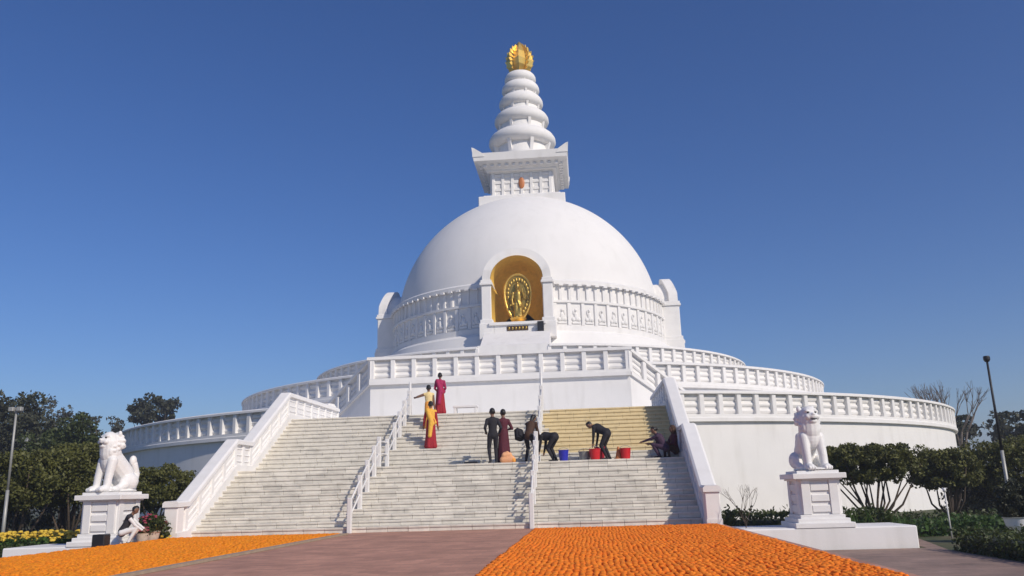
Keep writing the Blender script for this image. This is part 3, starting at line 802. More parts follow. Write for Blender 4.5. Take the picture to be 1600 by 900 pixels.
# ------------------------------------------------------------------ lions, pedestals, plinths
def lion_mesh():
    b = Body(); m = 'statue'
    # faces -y, seated; base at z=0
    b.cap((0, .38, .24), (0, .30, .34), .27, .25, m); b.cap((0, .28, .42), (0, -.10, .80), .25, .25, m)
    b.ball((0, -.16, .72), (.24, .20, .27), m)
    for s in (-1, 1):
        b.cap((s*.24, .34, .24), (s*.26, .12, .20), .19, .14, m, (.75, 1, 1)); b.cap((s*.28, .14, .17), (s*.27, -.08, .07), .11, .08, m); b.ball((s*.27, -.12, .07), (.11, .15, .075), m)
        b.cap((s*.19, -.20, .72), (s*.20, -.29, .34), .125, .10, m); b.cap((s*.20, -.29, .34), (s*.20, -.32, .08), .10, .095, m); b.ball((s*.20, -.39, .075), (.115, .16, .08), m)
        for k in (-1, 0, 1): b.ball((s*.20+k*.065, -.51, .055), (.04, .06, .05), m)
        b.ball((s*.17, -.04, 1.36), (.06, .05, .08), m)
        b.ball((s*.095, -.335, 1.30), (.065, .05, .035), m)      # brow
        b.ball((s*.10, -.37, 1.165), (.085, .08, .065), m)       # jowl
    b.cap((0, -.14, .88), (0, -.17, 1.12), .26, .25, m); b.ball((0, -.10, 1.12), (.25, .24, .27), m)      # mane
    b.ball((0, -.20, 1.22), (.205, .20, .20), m); b.ball((0, -.36, 1.18), (.135, .12, .09), m); b.ball((0, -.36, 1.07), (.11, .10, .055), m); b.ball((0, -.46, 1.225), (.05, .035, .03), m)
    for k in range(7):
        t = R(-100+200*k/6); b.ball((.225*math.sin(t), -.01, 1.11+.21*math.cos(t)), (.07, .13, .08), m)
    for k in range(5):
        t = R(-60+120*k/4); b.ball((.20*math.sin(t), -.27, .96-.05*math.cos(t)), (.065, .06, .12), m)
    b.cap((0, .60, .12), (0, .66, .42), .07, .075, m); b.cap((0, .66, .42), (0, .56, .66), .075, .09, m); b.ball((0, .52, .74), (.09, .10, .13), m)
    for row, (rad, zc0, yy) in enumerate(((.27, 1.13, .02), (.255, 1.08, -.10), (.24, .99, -.20))):
        for k in range(9):
            t = R(-112+224*(k+.5*(row % 2))/8.5); b.ball((rad*math.sin(t), yy, zc0+rad*.9*math.cos(t)), (.042, .05, .042), m)
    b.ball((0, .05, .03), (.36, .62, .05), m)
    return b.mesh('lion', .014, 1)
LION = lion_mesh()
eye = MB().ell((0, 0, 0), (.035, .022, .022), 8, 6).mesh('eye', 'darkmetal')
nost = MB().ell((0, 0, 0), (.085, .03, .014), 10, 6).mesh('mouth', 'darkmetal')
def lion_set(s):
    side = 'left' if s < 0 else 'right'
    yf = -47.8; zt_ = -.06
    xa, xb = (8.02+.15, at(1434, 830, yf).x) if s > 0 else (at(3, 860, yf).x, -8.0)
    q = MB(); q.bbox(xa, xb, yf, -45.9, LOW-.1, zt_, .03)
    o = q.build('plinth', 'white', None, loc=((xa+xb)/2, -47, 0)); tag(o, 'low white plinth wall under the '+side+' lion pedestal', 'plinth', 'plinths flanking the stairs')
    cy = -47.0
    cx = at(1268, 740, cy).x if s > 0 else at(176, 775, cy).x
    root = empty('pedestal', (cx, cy, zt_), 'white stepped pedestal carrying the '+side+' lion statue', 'pedestal', 'lion pedestals')
    def P(name, mb, mt_='white2'): return inst(name, mb.mesh(name, mt_), root, (cx, cy, zt_))
    H = 1.34; w_, d_ = .48, .56
    for a, z0, z1 in ((.26, 0, .12), (.17, .121, .22), (.08, .221, .31)):
        q = MB(); q.bbox(-w_-a, w_+a, -d_-a, d_+a, z0, z1, .015); P('base_step', q)
    q = MB(); q.bbox(-w_, w_, -d_, d_, .31, H-.15, .015); P('shaft', q)
    # raised stiles with horizontal bars on front and sides
    for rz, ww, dd in ((0, w_, d_), (math.pi/2, d_, w_), (-math.pi/2, d_, w_)):
        for x0, x1 in ((-ww+.02, -ww+.24), (ww-.24, ww-.02)):
            q = MB(); q.bbox(x0, x1, -dd-.06, -dd+.02, .32, H-.17, .01); inst('panel_stile', q.mesh('panel_stile', 'white2'), root, (cx, cy, zt_), rz)
        for k in range(3):
            q = MB(); q.bbox(-ww+.25, ww-.25, -dd-.045, -dd+.02, .38+.265*k, .55+.265*k, .02); inst('panel_bar', q.mesh('panel_bar', 'white2'), root, (cx, cy, zt_), rz)
    q = MB(); q.bbox(-w_-.10, w_+.10, -d_-.10, d_+.10, H-.17, H-.131, .01); q.bbox(-w_-.19, w_+.19, -d_-.19, d_+.19, H-.13, H, .015); P('cap', q)
    q = MB(); q.bbox(-w_-.05, w_+.05, -d_-.05, d_+.05, H+.001, H+.07, .01); P('upper_slab', q)
    zl = zt_+H+.072
    l = inst('lion_statue', LION, None, (cx, cy-.02, zl)); ORG[l.name] = Vector((cx, cy, zl))
    tag(l, 'white seated guardian lion statue, '+('the one beside the flower bed on the left' if s < 0 else 'the one before the clipped trees on the right'), 'statue', 'guardian lions')
    l.scale = (1.08, 1.12, 1.18); l.rotation_euler.z = R(-24) if s < 0 else R(9)
    for sx in (-1, 1): inst('eye', eye, l, (sx*.085, -.372, 1.265), 0, False)
    inst('mouth', nost, l, (0, -.455, 1.118), 0, False)
lion_set(-1); lion_set(1)

# ------------------------------------------------------------------ vegetation
def leaves(P, size, nr, flat=0.):
    "P (n,3) positions -> rhombic folded leaves"
    n = len(P); s = size*nr.uniform(.6, 1.35, n)
    d = nr.normal(size=(n, 3)); d[:, 2] *= (1-flat); d /= np.linalg.norm(d, axis=1)[:, None]
    e = nr.normal(size=(n, 3)); e -= (e*d).sum(1)[:, None]*d; e /= np.linalg.norm(e, axis=1)[:, None]
    V = np.empty((n, 4, 3)); V[:, 0] = P-d*s[:, None]*.5; V[:, 1] = P+e*s[:, None]*.28; V[:, 2] = P+d*s[:, None]*.5; V[:, 3] = P-e*s[:, None]*.28
    nrm = np.cross(d, e); V[:, 0] += nrm*s[:, None]*.1; V[:, 2] += nrm*s[:, None]*.1
    F = np.arange(n*4).reshape(n, 4)
    return V.reshape(-1, 3), F
def clump_points(nr, centers, rad, per):
    C = np.asarray(centers); k = len(C)
    d = nr.normal(size=(k*per, 3)); d /= np.linalg.norm(d, axis=1)[:, None]; r = nr.uniform(.35, 1, k*per)**.6
    rad = np.repeat(np.broadcast_to(np.asarray(rad, float).reshape(-1, 1), (k, 1)), per, axis=0)
    return np.repeat(C, per, axis=0)+d*rad*r[:, None]*np.array((1, 1, .75))
def branches(mb, base, tips, r0_, nr, fork=.45, seg=6):
    base = Vector(base)
    for t in tips:
        t = Vector(t); mid = base.lerp(t, fork)+Vector(nr.normal(size=3)*.06*(t-base).length); mid.z = base.z+(t.z-base.z)*fork*.9
        mb.tube([base, mid, t], [r0_, r0_*.6, r0_*.22], seg)
def tree(name, base, crown_c, crown_r, matn, seed, label, cat='tree', group=None, nclump=60, per=70, leaf=.2, flat=False, trunk_r=.16, ntip=9, stems=1, bark='bark', crad=.26, multi=False):
    nr = np.random.RandomState(seed); base = Vector(base); cc = Vector(crown_c); rx, ry, rz_ = crown_r
    root = empty(name, base, label, cat, group)
    C = []
    while len(C) < nclump:
        p = nr.uniform(-1, 1, 3)
        if flat:
            if math.hypot(p[0], p[1]) > 1: continue
            z = p[2]; lim = (1-.35*math.hypot(p[0], p[1])**4)
            C.append((p[0]*rx, p[1]*ry, rz_*(z*lim)))
        else:
            l = np.linalg.norm(p)
            if l > 1 or l < .35: continue
            k = 1+.22*math.sin(3*math.atan2(p[1], p[0])+seed)+nr.uniform(-.12, .12)
            C.append((p[0]*rx*k, p[1]*ry*k, p[2]*rz_*k))
    C = np.array(C)+np.array(cc)
    rad = crad*min(rx, rz_*1.3)*nr.uniform(.7, 1.35, nclump)
    P = clump_points(nr, C, rad, per); V, F = leaves(P, leaf, nr)
    o = inst('crown', np_mesh('crown', V-np.array(base), F, matn), root, base)
    tb = MB()
    tips = [tuple(C[i]) for i in nr.choice(len(C), ntip, replace=False)]
    if multi:
        branches(tb, base, tips, trunk_r, nr, .4)
    else:
        fk = base.lerp(cc, .55); fk.z = min(fk.z, cc.z-rz_*.5)
        tb.tube([base, base.lerp(fk, .5)+Vector((nr.uniform(-.05, .05), 0, 0)), fk], [trunk_r*1.25, trunk_r, trunk_r*.85], 8)
        branches(tb, fk, tips, trunk_r*.6, nr)
    tb.build('trunk', bark, root)
    return root
def P_(u, v, Y): return at(u, v, Y)
def gtree(name, u, v, Y, wpx, hpx, matn, seed, label, bz=LOW, **kw):
    c = at(u, v, Y); s = (at(u+50, v, Y)-at(u-50, v, Y)).length/100
    bu = kw.pop('bu', None); bx = c.x if bu is None else at(bu, 780, Y).x
    rx = wpx*s/2; rz_ = hpx*s/2
    return tree(name, (bx, Y, bz), c, (rx, kw.pop('ry', rx*.9), rz_), matn, seed, label, **kw)
# trees far left
gtree('broadleaf_tree', 14, 674, -12, 125, 104, 'leaf_dark', 21, 'big dark tree at the left edge behind the lamp post', nclump=100, per=110, leaf=.28, group='trees left of the pagoda')
gtree('broadleaf_tree', 105, 702, -20, 96, 88, 'leaf', 22, 'rounded green tree behind the left lion, between darker trees', nclump=90, per=140, leaf=.20, group='trees left of the pagoda')
gtree('sparse_tree', 158, 672, 2, 90, 50, 'leaf_grey', 23, 'thin greyish tree just left of the lower terrace', nclump=34, per=34, leaf=.32, group='trees left of the pagoda', bark='bark_grey', ntip=16)
gtree('broadleaf_tree', 243, 642, 22, 72, 52, 'leaf_dark', 24, 'dark round tree rising behind the left end of the lower terrace', nclump=50, per=60, leaf=.42, group='trees left of the pagoda')
gtree('sparse_tree', 60, 650, 15, 90, 60, 'leaf_grey', 27, 'greyish thin tree far behind the dark tree at the left', nclump=30, per=34, leaf=.36, group='trees left of the pagoda', bark='bark_grey', ntip=14)
gtree('sparse_tree', -40, 690, 5, 120, 90, 'leaf_dark', 28, 'dark tree cut by the left edge of the view', nclump=50, per=50, leaf=.36, group='trees left of the pagoda')
# clipped umbrella trees left
gtree('clipped_tree', 28, 752, -41, 165, 74, 'leaf_olive', 31, 'wide clipped dark tree behind the yellow flower bed, leftmost', flat=True, nclump=110, per=150, leaf=.13, group='clipped trees', trunk_r=.07, ntip=14, multi=True, crad=.32)
gtree('clipped_tree', 118, 742, -39.5, 120, 76, 'leaf_olive', 32, 'clipped dark tree right behind the left lion statue', flat=True, nclump=90, per=150, leaf=.13, group='clipped trees', trunk_r=.07, ntip=12, multi=True, crad=.32)
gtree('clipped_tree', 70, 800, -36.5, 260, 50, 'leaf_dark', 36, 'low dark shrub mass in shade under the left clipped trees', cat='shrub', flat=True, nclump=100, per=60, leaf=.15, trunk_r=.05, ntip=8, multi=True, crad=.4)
gtree('clipped_tree', 250, 763, -39, 92, 62, 'leaf_olive', 33, 'small clipped tree between the left lion and the stairs', flat=True, nclump=60, per=150, leaf=.12, group='clipped trees', trunk_r=.06, ntip=10, multi=True, crad=.34, bu=232)
# right
gtree('clipped_tree', 1358, 724, -38, 156, 56, 'leaf_olive', 41, 'flat topped clipped tree with fanning stems beside the right lion', flat=True, nclump=210, per=110, leaf=.12, group='clipped trees', trunk_r=.06, ntip=17, multi=True, crad=.26)
gtree('clipped_tree', 1476, 732, -36, 98, 54, 'leaf_olive', 42, 'flat topped clipped tree at the right end of the terrace wall', flat=True, nclump=150, per=100, leaf=.13, group='clipped trees', trunk_r=.06, ntip=12, multi=True, crad=.33)
gtree('clipped_tree', 1572, 728, -34, 130, 84, 'leaf_olive', 43, 'large clipped tree behind the right lamp post', flat=True, nclump=110, per=160, leaf=.14, group='clipped trees', trunk_r=.08, ntip=12, multi=True, crad=.33)
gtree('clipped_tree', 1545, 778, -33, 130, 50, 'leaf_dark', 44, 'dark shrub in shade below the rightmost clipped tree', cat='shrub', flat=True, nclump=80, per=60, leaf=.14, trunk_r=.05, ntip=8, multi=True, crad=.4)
gtree('broadleaf_tree', 1498, 672, 10, 56, 46, 'leaf_dark', 45, 'dark tree far behind the right end of the terrace', nclump=40, per=50, leaf=.38, group='trees right of the pagoda')
gtree('broadleaf_tree', 1592, 672, 0, 70, 60, 'leaf_dark', 46, 'dark tree at the right edge behind the clipped trees', nclump=50, per=50, leaf=.34, group='trees right of the pagoda')
gtree('sparse_tree', 1562, 672, 12, 50, 52, 'leaf_grey', 47, 'thin grey leaved tree right behind the lamp post', nclump=26, per=34, leaf=.36, group='trees right of the pagoda', bark='bark_grey', ntip=14)
def bare_tree(name, u, v0, v1, Y, spread, seed, label, group=None, r=.14, depth=5, matn='bark_grey', bz=LOW, cat='tree'):
    nr = random.Random(seed); b = at(u, v1, Y); b.z = bz; top = at(u, v0, Y).z-bz
    root = empty(name, b, label, cat, group); trunk = MB(); bm_ = []
    def grow(mb, p, d, L_, rr, k):
        q = p+d*L_*.5+Vector((nr.uniform(-.06, .06), nr.uniform(-.06, .06), 0))*L_; e = q+(d+Vector((0, 0, .12))).normalized()*L_*.5
        mb.tube([p, q, e], [rr, rr*.85, rr*.7], 5)
        if k == 0: return
        for j in range(nr.choice((2, 3))):
            a = nr.uniform(0, 6.28); dd = (d+Vector((math.cos(a), math.sin(a), nr.uniform(-.05, .25)))*spread).normalized()
            grow(mb, e, dd, L_*nr.uniform(.62, .8), rr*.6, k-1)
    grow(trunk, b, Vector((0, 0, 1)), top*.36, r, 0)
    trunk.build('trunk', matn, root)
    e = b+Vector((0, 0, top*.35))
    for j in range(4):
        mb = MB(); a = j*1.6+nr.uniform(-.4, .4); grow(mb, e, (Vector((math.cos(a)*spread, math.sin(a)*spread, 1))).normalized(), top*.24, r*.65, depth-1); mb.build('branch', matn, root)
bare_tree('bare_tree', 1484, 606, 780, -2, .36, 61, 'bare leafless tree just behind the right end of the lower terrace', 'bare trees')
bare_tree('bare_tree', 1514, 596, 780, -8, .40, 63, 'bare leafless tree between the terrace end and the right lamp post', 'bare trees')
bare_tree('bare_shrub', 1165, 752, 812, -47.0, .45, 65, 'thin leafless shrub between the stairs and the right lion', r=.018, depth=4, matn='bark', cat='shrub')

def hedge(x0, x1, y0, y1, z0, z1, matn, n, leaf, seed, label, name='hedge', inner='leaf_dark', top_wave=.08, cat='hedge', group=None):
    nr = np.random.RandomState(seed); c = Vector(((x0+x1)/2, (y0+y1)/2, z0)); root = empty(name, c, label, cat, group)
    P = nr.uniform(0, 1, (n, 3)); f = nr.randint(0, 4, n)
    P[f == 0, 2] = 1; P[f == 1, 1] = 0; P[f == 2, 0] = nr.randint(0, 2, (f == 2).sum()); 
    P = np.array((x0, y0, z0))+P*np.array((x1-x0, y1-y0, z1-z0))+nr.normal(size=(n, 3))*leaf*.5
    P[:, 2] += np.sin(P[:, 0]*2.3+seed)*top_wave*.5+np.sin(P[:, 0]*5.1+P[:, 1]*3)*top_wave*.4
    P[:, 2] = np.maximum(P[:, 2], z0+.02)
    V, F = leaves(P, leaf, nr); inst('foliage', np_mesh('foliage', V-np.array(c), F, matn), root, c)
    k = leaf*.6+.03
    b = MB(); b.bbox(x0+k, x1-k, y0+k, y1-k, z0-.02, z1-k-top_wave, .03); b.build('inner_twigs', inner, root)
    return root
# low planting
hedge(8.3, 12.6, -45.4, -43.8, LOW, .22, 'leaf', 4600, .12, 71, 'low dark hedge between the stairs and the right lion pedestal')
hedge(13.4, 21, -43.5, -41.5, LOW, -.22, 'leaf_bright', 5500, .14, 72, 'low leafy border along the path under the clipped trees')
hedge(13.5, 24, -40.5, -39.2, LOW, -.15, 'leaf', 4200, .13, 73, 'low hedge along the foot of the right terrace wall')
hedge(12.85, 16.4, -54.2, -48.8, LOW, -.14, 'leaf', 9500, .09, 74, 'dark box hedge at the right edge beside the path', top_wave=.05)
hedge(-14.5, -11.9, -46.5, -41, LOW, -.1, 'leaf', 3200, .11, 76, 'low green hedge left of the yellow flower bed')
def strappy(x, y, z, h, n, seed, label):
    nr = random.Random(seed); root = empty('strap_leaf_plant', (x, y, z), label, 'plant')
    for i in range(n):
        a = nr.uniform(0, 6.28); L_ = h*nr.uniform(.7, 1.1); lean = nr.uniform(.15, .8); wv = nr.uniform(.02, .035); bx, by = x+nr.gauss(0, .28), y+nr.gauss(0, .16)
        q = MB(); ca, sa = math.cos(a), math.sin(a); rows = []
        for k in range(5):
            t = k/4; rr_ = lean*L_*t*t*.8; zz_ = z+L_*t*(1-.25*lean*t); ww = wv*(1-t**2)+.002
            rows.append([(bx+ca*rr_-sa*ww, by+sa*rr_+ca*ww, zz_), (bx+ca*rr_, by+sa*rr_, zz_-.008), (bx+ca*rr_+sa*ww, by+sa*rr_-ca*ww, zz_)])
        q.loft(rows, True, False, False); q.build('leaf', 'leaf_bright', root, fixn=False)
p = at(1335, 815, -45.5); strappy(p.x, -45.5, LOW, 1.0, 80, 3, 'clump of bright strap leaved plants behind the right plinth')
p = at(1385, 812, -45.2); strappy(p.x, -45.2, LOW, .85, 55, 4, 'smaller clump of strap leaved plants near the path corner')
# yellow flower bed at the left
def flower_bed():
    x0, x1, y0, y1 = -14.2, -9.55, -45.85, -44.2; LOW = -.36
    root = empty('flower_bed', ((x0+x1)/2, (y0+y1)/2, LOW), 'bed of yellow flowers in green leaves left of the left lion', 'flower bed')
    nr = np.random.RandomState(8); n = 6000
    P = np.c_[nr.uniform(x0, x1, n), nr.uniform(y0, y1, n), LOW+nr.uniform(0, .46, n)]
    V, F = leaves(P, .12, nr); o = inst('foliage', np_mesh('foliage', V-np.array(org(root)), F, 'leaf_bright'), root, org(root)); o['kind'] = 'stuff'
    rng = random.Random(3); v, f = bloom(rng); mes = np_mesh('yellow_bloom', v, f, 'yflower', True)
    for k in range(290):
        r = rng.uniform(.05, .085); o = inst('yellow_bloom', mes, root, (rng.uniform(x0, x1), y0+(y1-y0)*rng.random()**.8, LOW+rng.uniform(.36, .60)), rng.uniform(0, 6)); o.scale = (r, r, r)
    b = MB(); b.box(x0, x1, y0, y1, LOW-.3, LOW+.05); b.build('soil', 'soil', root)
flower_bed()
# bush with small flowers and the potted rose by the left pedestal
def bush(x, y, z, rx, rz_, matn, seed, label, fl=None, nfl=0, name='flowering_bush', leaf=.10, n=2600):
    nr = np.random.RandomState(seed); root = empty(name, (x, y, z), label, 'bush')
    d = nr.normal(size=(n, 3)); d /= np.linalg.norm(d, axis=1)[:, None]; r = nr.uniform(.3, 1, n)**.5*(1+.25*np.sin(d[:, 0]*7+seed)*np.cos(d[:, 2]*6))
    P = d*r[:, None]*np.array((rx, rx*.8, rz_))+np.array((x, y, z+rz_*.95)); P[:, 2] = np.maximum(P[:, 2], z+.02)
    V, F = leaves(P, leaf, nr); inst('foliage', np_mesh('foliage', V-np.array((x, y, z)), F, matn), root, (x, y, z))
    st = MB(); branches(st, (x, y, z), [tuple(P[i]) for i in range(8)], .02, nr); st.build('stems', 'bark', root)
    if fl:
        rng = random.Random(seed); v, f = bloom(rng); me = np_mesh('bloom', v, f, fl, True)
        for k in range(nfl):
            dd = d[k]; 
            if dd[1] > .3: dd = dd*np.array((1, -1, 1))
            o = inst('bloom', me, root, (x+dd[0]*rx, y+dd[1]*rx*.8, z+rz_*.95+abs(dd[2])*rz_), rng.uniform(0, 6)); q = rng.uniform(.035, .06); o.scale = (q, q, q)
    return root
p = at(240, 842, -46.4); bush(p.x, -46.4, LOW, .46, .56, 'leaf', 12, 'green bush with small yellow flowers at the foot of the left parapet', 'yflower', 22)
px_, py_ = -7.74, -47.15
q = MB(); q.lathe([(0, .002), (.17, .002), (.20, .10), (.22, .22), (.24, .24), (.24, .28), (.21, .28), (.19, .22), (0, .22)], 20, c=(px_, py_))
o = q.build('flower_pot', 'terracotta', None, loc=(px_, py_, 0)); tag(o, 'pale round pot beside the gardener, holding the rose bush', 'pot')
bush(px_, py_, .2, .40, .27, 'leaf', 14, 'rose bush with dark pink blooms growing in the pale pot', 'rose', 20, 'rose_bush', .08, 1500)
q = MB(); q.lathe([(0, .002), (.13, .002), (.15, .10), (.17, .22), (.18, .24), (.15, .24), (.14, .2), (0, .2)], 18, c=(px_+.02, py_-.5))
o = q.build('flower_pot', 'terracotta', None, loc=(px_+.02, py_-.5, 0)); tag(o, 'smaller pale pot just in front of the rose pot', 'pot')
bush(px_+.02, py_-.5, .15, .2, .13, 'leaf', 19, 'small leafy plant in the smaller pale pot', 'rose', 8, 'pot_plant', .07, 500)
q = MB(); q.bbox(-7.90, -7.58, -49.75, -49.45, .002, .31, .02); o = q.build('speaker_box', 'black', None, loc=(-7.74, -49.6, 0)); tag(o, 'small black box at the right end of the left plinth', 'box')
# topiary in a white urn, right edge
p = at(1594, 830, -46.9); tx = p.x
q = MB(); q.lathe([(0, 0), (.24, 0), (.22, .08), (.12, .16), (.14, .24), (.30, .42), (.34, .60), (.38, .64), (.32, .64), (.28, .56), (0, .56)], 24, c=(tx, -46.9)); q.v = [(x, y, z+LOW) for x, y, z in q.v]
o = q.build('urn', 'white2', None, loc=(tx, -46.9, LOW)); tag(o, 'white garden urn at the right edge behind the box hedge', 'urn')
nr_ = np.random.RandomState(5)
bush(tx+.05, -46.9, LOW+.55, .52, .50, 'leaf_dark', 15, 'dense dark clipped shrub in the white urn at the right edge', None, 0, 'clipped_shrub', .09, 4200)

# ------------------------------------------------------------------ lamp posts
def lamp(u0, v0, u1, v1, Y, label, head):
    top = at(u1, v1, Y); root = empty('lamp_post', (top.x, Y, LOW), label, 'lamp post', 'lamp posts')
    H = top.z-LOW; q = MB(); q.tube([(top.x, Y, LOW), (top.x, Y, LOW+H*.45)], [.06, .055], 10); q.build('lower_pole', 'steel', root)
    q = MB(); q.tube([(top.x, Y, LOW+H*.45), (top.x, Y, LOW+H)], [.045, .036], 10); q.build('upper_pole', 'steel' if head == 'floods' else 'darkmetal', root)
    q = MB(); q.bbox(top.x-.14, top.x+.14, Y-.14, Y+.14, LOW, LOW+.06, .02); q.build('base_plate', 'steel', root)
    if head == 'floods':
        for s in (-1, 1):
            q = MB(); q.bbox(top.x+s*.14-.09, top.x+s*.14+.09, Y-.12, Y+.04, LOW+H-.05, LOW+H+.08, .02); q.build('floodlight', 'steel', root)
        q = MB(); q.tube([(top.x-.2, Y, LOW+H-.07), (top.x+.2, Y, LOW+H-.07)], .025, 6); q.build('cross_arm', 'steel', root)
    else:
        q = MB(); q.lathe([(0, -.06), (.07, -.05), (.11, .02), (.11, .11), (.09, .15), (0, .16)], 14, c=(top.x, Y)); q.v = [(x, y, z+LOW+H) for x, y, z in q.v]; q.build('lamp_head', 'darkmetal', root)
lamp(3, 830, 26, 640, -43.5, 'tall grey lamp post with floodlights at the left edge', 'floods')
lamp(1577, 745, 1542, 563, -40, 'tall slim lamp post with dark head at the right edge', 'head')
p = at(40, 690, -15); root = empty('lamp_post', (p.x, -15, LOW), 'smaller distant lamp post among the trees at the left', 'lamp post', 'lamp posts')
q = MB(); q.tube([(p.x, -15, LOW), (p.x, -15, p.z)], .08, 8); q.build('pole', 'steel', root); q = MB(); q.bbox(p.x-.25, p.x+.25, -15.2, -14.8, p.z, p.z+.25, .03); q.build('lamp_head', 'steel', root)
p = at(1484, 815, -44.5); t_ = at(1476, 768, -44.5)
root = empty('garden_light', (p.x, -44.5, LOW), 'thin pale garden light post leaning beside the path at the right', 'garden light')
q = MB(); q.tube([(p.x, -44.5, LOW), (t_.x, -44.5, t_.z)], .022, 8); q.build('pole', 'pipe', root)
q = MB(); q.tube([(t_.x, -44.5, t_.z-.01), (t_.x-.01, -44.5, t_.z+.10)], [.045, .05], 10); q.build('lamp_cap', 'pipe', root)

# ------------------------------------------------------------------ people
def ik(a, c, l1, l2, pole):
    a, c, pole = Vector(a), Vector(c), Vector(pole); d = c-a; L_ = min(d.length, (l1+l2)*.999); d = d.normalized(); c = a+d*L_
    k = (l1*l1-l2*l2+L_*L_)/(2*L_); h = math.sqrt(max(l1*l1-k*k, 0)); pp = pole-d*pole.dot(d); pp.normalize()
    return a+d*k+pp*h, c
def person(label, loc, rz, H=1.68, lean=0., pelvis=None, feet=None, hands=None, head=(0, 0), top='c_black', bottom='c_black', dress=None, sash=None, hair='short', scarf=None, group='people on the stairs', sidelean=0., skirt_r=.25, shoes='c_dark', sleeves=None, long_top=0):
    k = H/1.68; b = Body(); sleeves = sleeves or top
    pel = Vector(pelvis or (0, 0, .92)); sp = Matrix.Rotation(-lean, 3, 'X') @ Vector((0, 0, 1)); sp = Matrix.Rotation(sidelean, 3, 'Y') @ sp
    rightv = Vector((1, 0, 0)); fw = rightv.cross(sp)*-1
    waist = pel+sp*.17; chest = pel+sp*.40; neck = pel+sp*.55
    b.cap(pel, waist, .155, .135, top if not bottom == dress else top, (1, .78, 1)); b.cap(waist, chest, .135, .165, top, (1, .72, 1) if lean < .5 else None)
    b.cap(chest, neck-sp*.06, .155, .10, top, (1, .75, 1) if lean < .5 else None)
    hd = Vector(sp); hd = (Matrix.Rotation(-head[0], 3, 'X') @ hd).normalized()
    b.cap(neck-sp*.03, neck+hd*.07, .055, .052, 'skin')
    hc = neck+hd*.17; face = Matrix.Rotation(head[1], 3, 'Z') @ (Vector((0, 1, 0))-hd*hd.y)
    face = face.normalized()
    b.cap(hc-hd*.03+face*.015, hc+hd*.03, .082, .092, 'skin'); b.ball(hc-hd*.075+face*.035, (.05, .05, .045), 'skin'); b.ball(hc+face*.105-hd*.015, (.016, .018, .02), 'skin')
    sd_ = hd.cross(face).normalized()
    for s in (-1, 1): b.ball(hc+sd_*.09*s-hd*.01, (.018, .022, .032), 'skin'); b.ball(hc+face*.088+sd_*.035*s+hd*.015, (.014, .012, .01), 'hair')
    b.ball(hc+face*.092-hd*.062, (.024, .01, .008), 'c_maroon')
    b.cap(hc-face*.025+hd*.02, hc+hd*.05-face*.01, .094, .088, 'hair')
    if hair == 'long': b.cap(hc-face*.06, neck-face*.07-sp*.12, .075, .05, 'hair')
    if hair == 'bun': b.ball(hc-face*.11-hd*.02, (.055, .055, .055), 'hair')
    if scarf: b.cap(hc-face*.03+hd*.03, neck-face*.05, .112, .10, scarf)
    feet = feet or [(-.10, 0, 0), (.10, .02, 0)]
    for s, ft in zip((-1, 1), feet):
        hip = pel+Vector((s*.09, 0, -.02)); an = Vector(ft)+Vector((0, 0, .08)); kn, an = ik(hip, an, .44, .43, (s*.12, 1, .1))
        if not dress:
            b.cap(hip, kn, .095, .066, bottom); b.cap(kn, an, .066, .045, bottom)
        else:
            b.cap(kn, an, .05, .04, 'skin')
        b.cap(an+Vector((0, -.03, -.045)), an+Vector((s*.02, .15, -.055)), .038, .033, shoes)
    if dress:
        fm = (Vector(feet[0])+Vector(feet[1]))/2
        hem = fm+Vector((0, 0, .12)); b.cap(pel+sp*.08, hem, .16, skirt_r, dress, (1, .8, 1))
        for j in range(5):
            t = j*1.26+.4; b.cap(pel+Vector((.1*math.cos(t), .08*math.sin(t), -.1)), hem+Vector((skirt_r*.8*math.cos(t), skirt_r*.65*math.sin(t), -.03)), .05, .075, dress)
    if long_top: b.cap(pel+sp*.05, pel+Vector((0, 0, -long_top)), .165, .21, top, (1, .8, 1))
    hands = hands or [(-.25, .02, .78), (.25, .02, .78)]
    for s, hh in zip((-1, 1), hands):
        sh = neck-sp*.09+Vector((s*.165, 0, 0)); el, wr = ik(sh, hh, .29, .25, (s*.4, -.8, -.2)); b.cap(chest+sp*.06, sh, .09, .068, top)
        b.cap(sh, el, .062, .048, sleeves); b.cap(el, wr, .046, .034, sleeves if sleeves != 'skin' else 'skin')
        d = (wr-el).normalized(); pm_ = wr+d*.05; sv = d.cross(Vector((0, 1, .2))).normalized()
        b.cap(wr, pm_+d*.02, .03, .036, 'skin', None)
        for q_, ln in zip((-1.5, -.5, .5, 1.5), (.06, .075, .07, .05)): 
            f0 = pm_+d*.025+sv*.017*q_; f1 = f0+d*ln*.55; b.cap(f0, f1, .0105, .010, 'skin'); b.cap(f1, f1+(d+Vector((0, .5, -.2))).normalized()*ln*.5, .010, .009, 'skin')
        b.cap(wr+d*.02+sv*.03*s, wr+d*.07+sv*.06*s, .012, .010, 'skin')
    if sash:
        b.cap(neck-sp*.05+Vector((-.12, -.02, 0)), pel+Vector((.13, .06, .05)), .085, .10, sash); b.cap(neck-sp*.05+Vector((-.12, -.08, 0)), pel+Vector((.05, -.12, .0)), .075, .10, sash)
        b.cap(pel+Vector((.02, -.13, .1)), pel+Vector((-.04, -.17, -.45)), .10, .07, sash)
    me = b.mesh('person', .0125, 1); o = bpy.data.objects.new('person', me); COL.objects.link(o)
    o.location = loc; o.rotation_euler.z = rz; o.scale = (k, k, k)
    return tag(o, label, 'person', group)
ZM = ZMID+.0
def mid(u, Y=-41.5): return Vector((at(u, 720, Y).x, Y, ZM-.003))
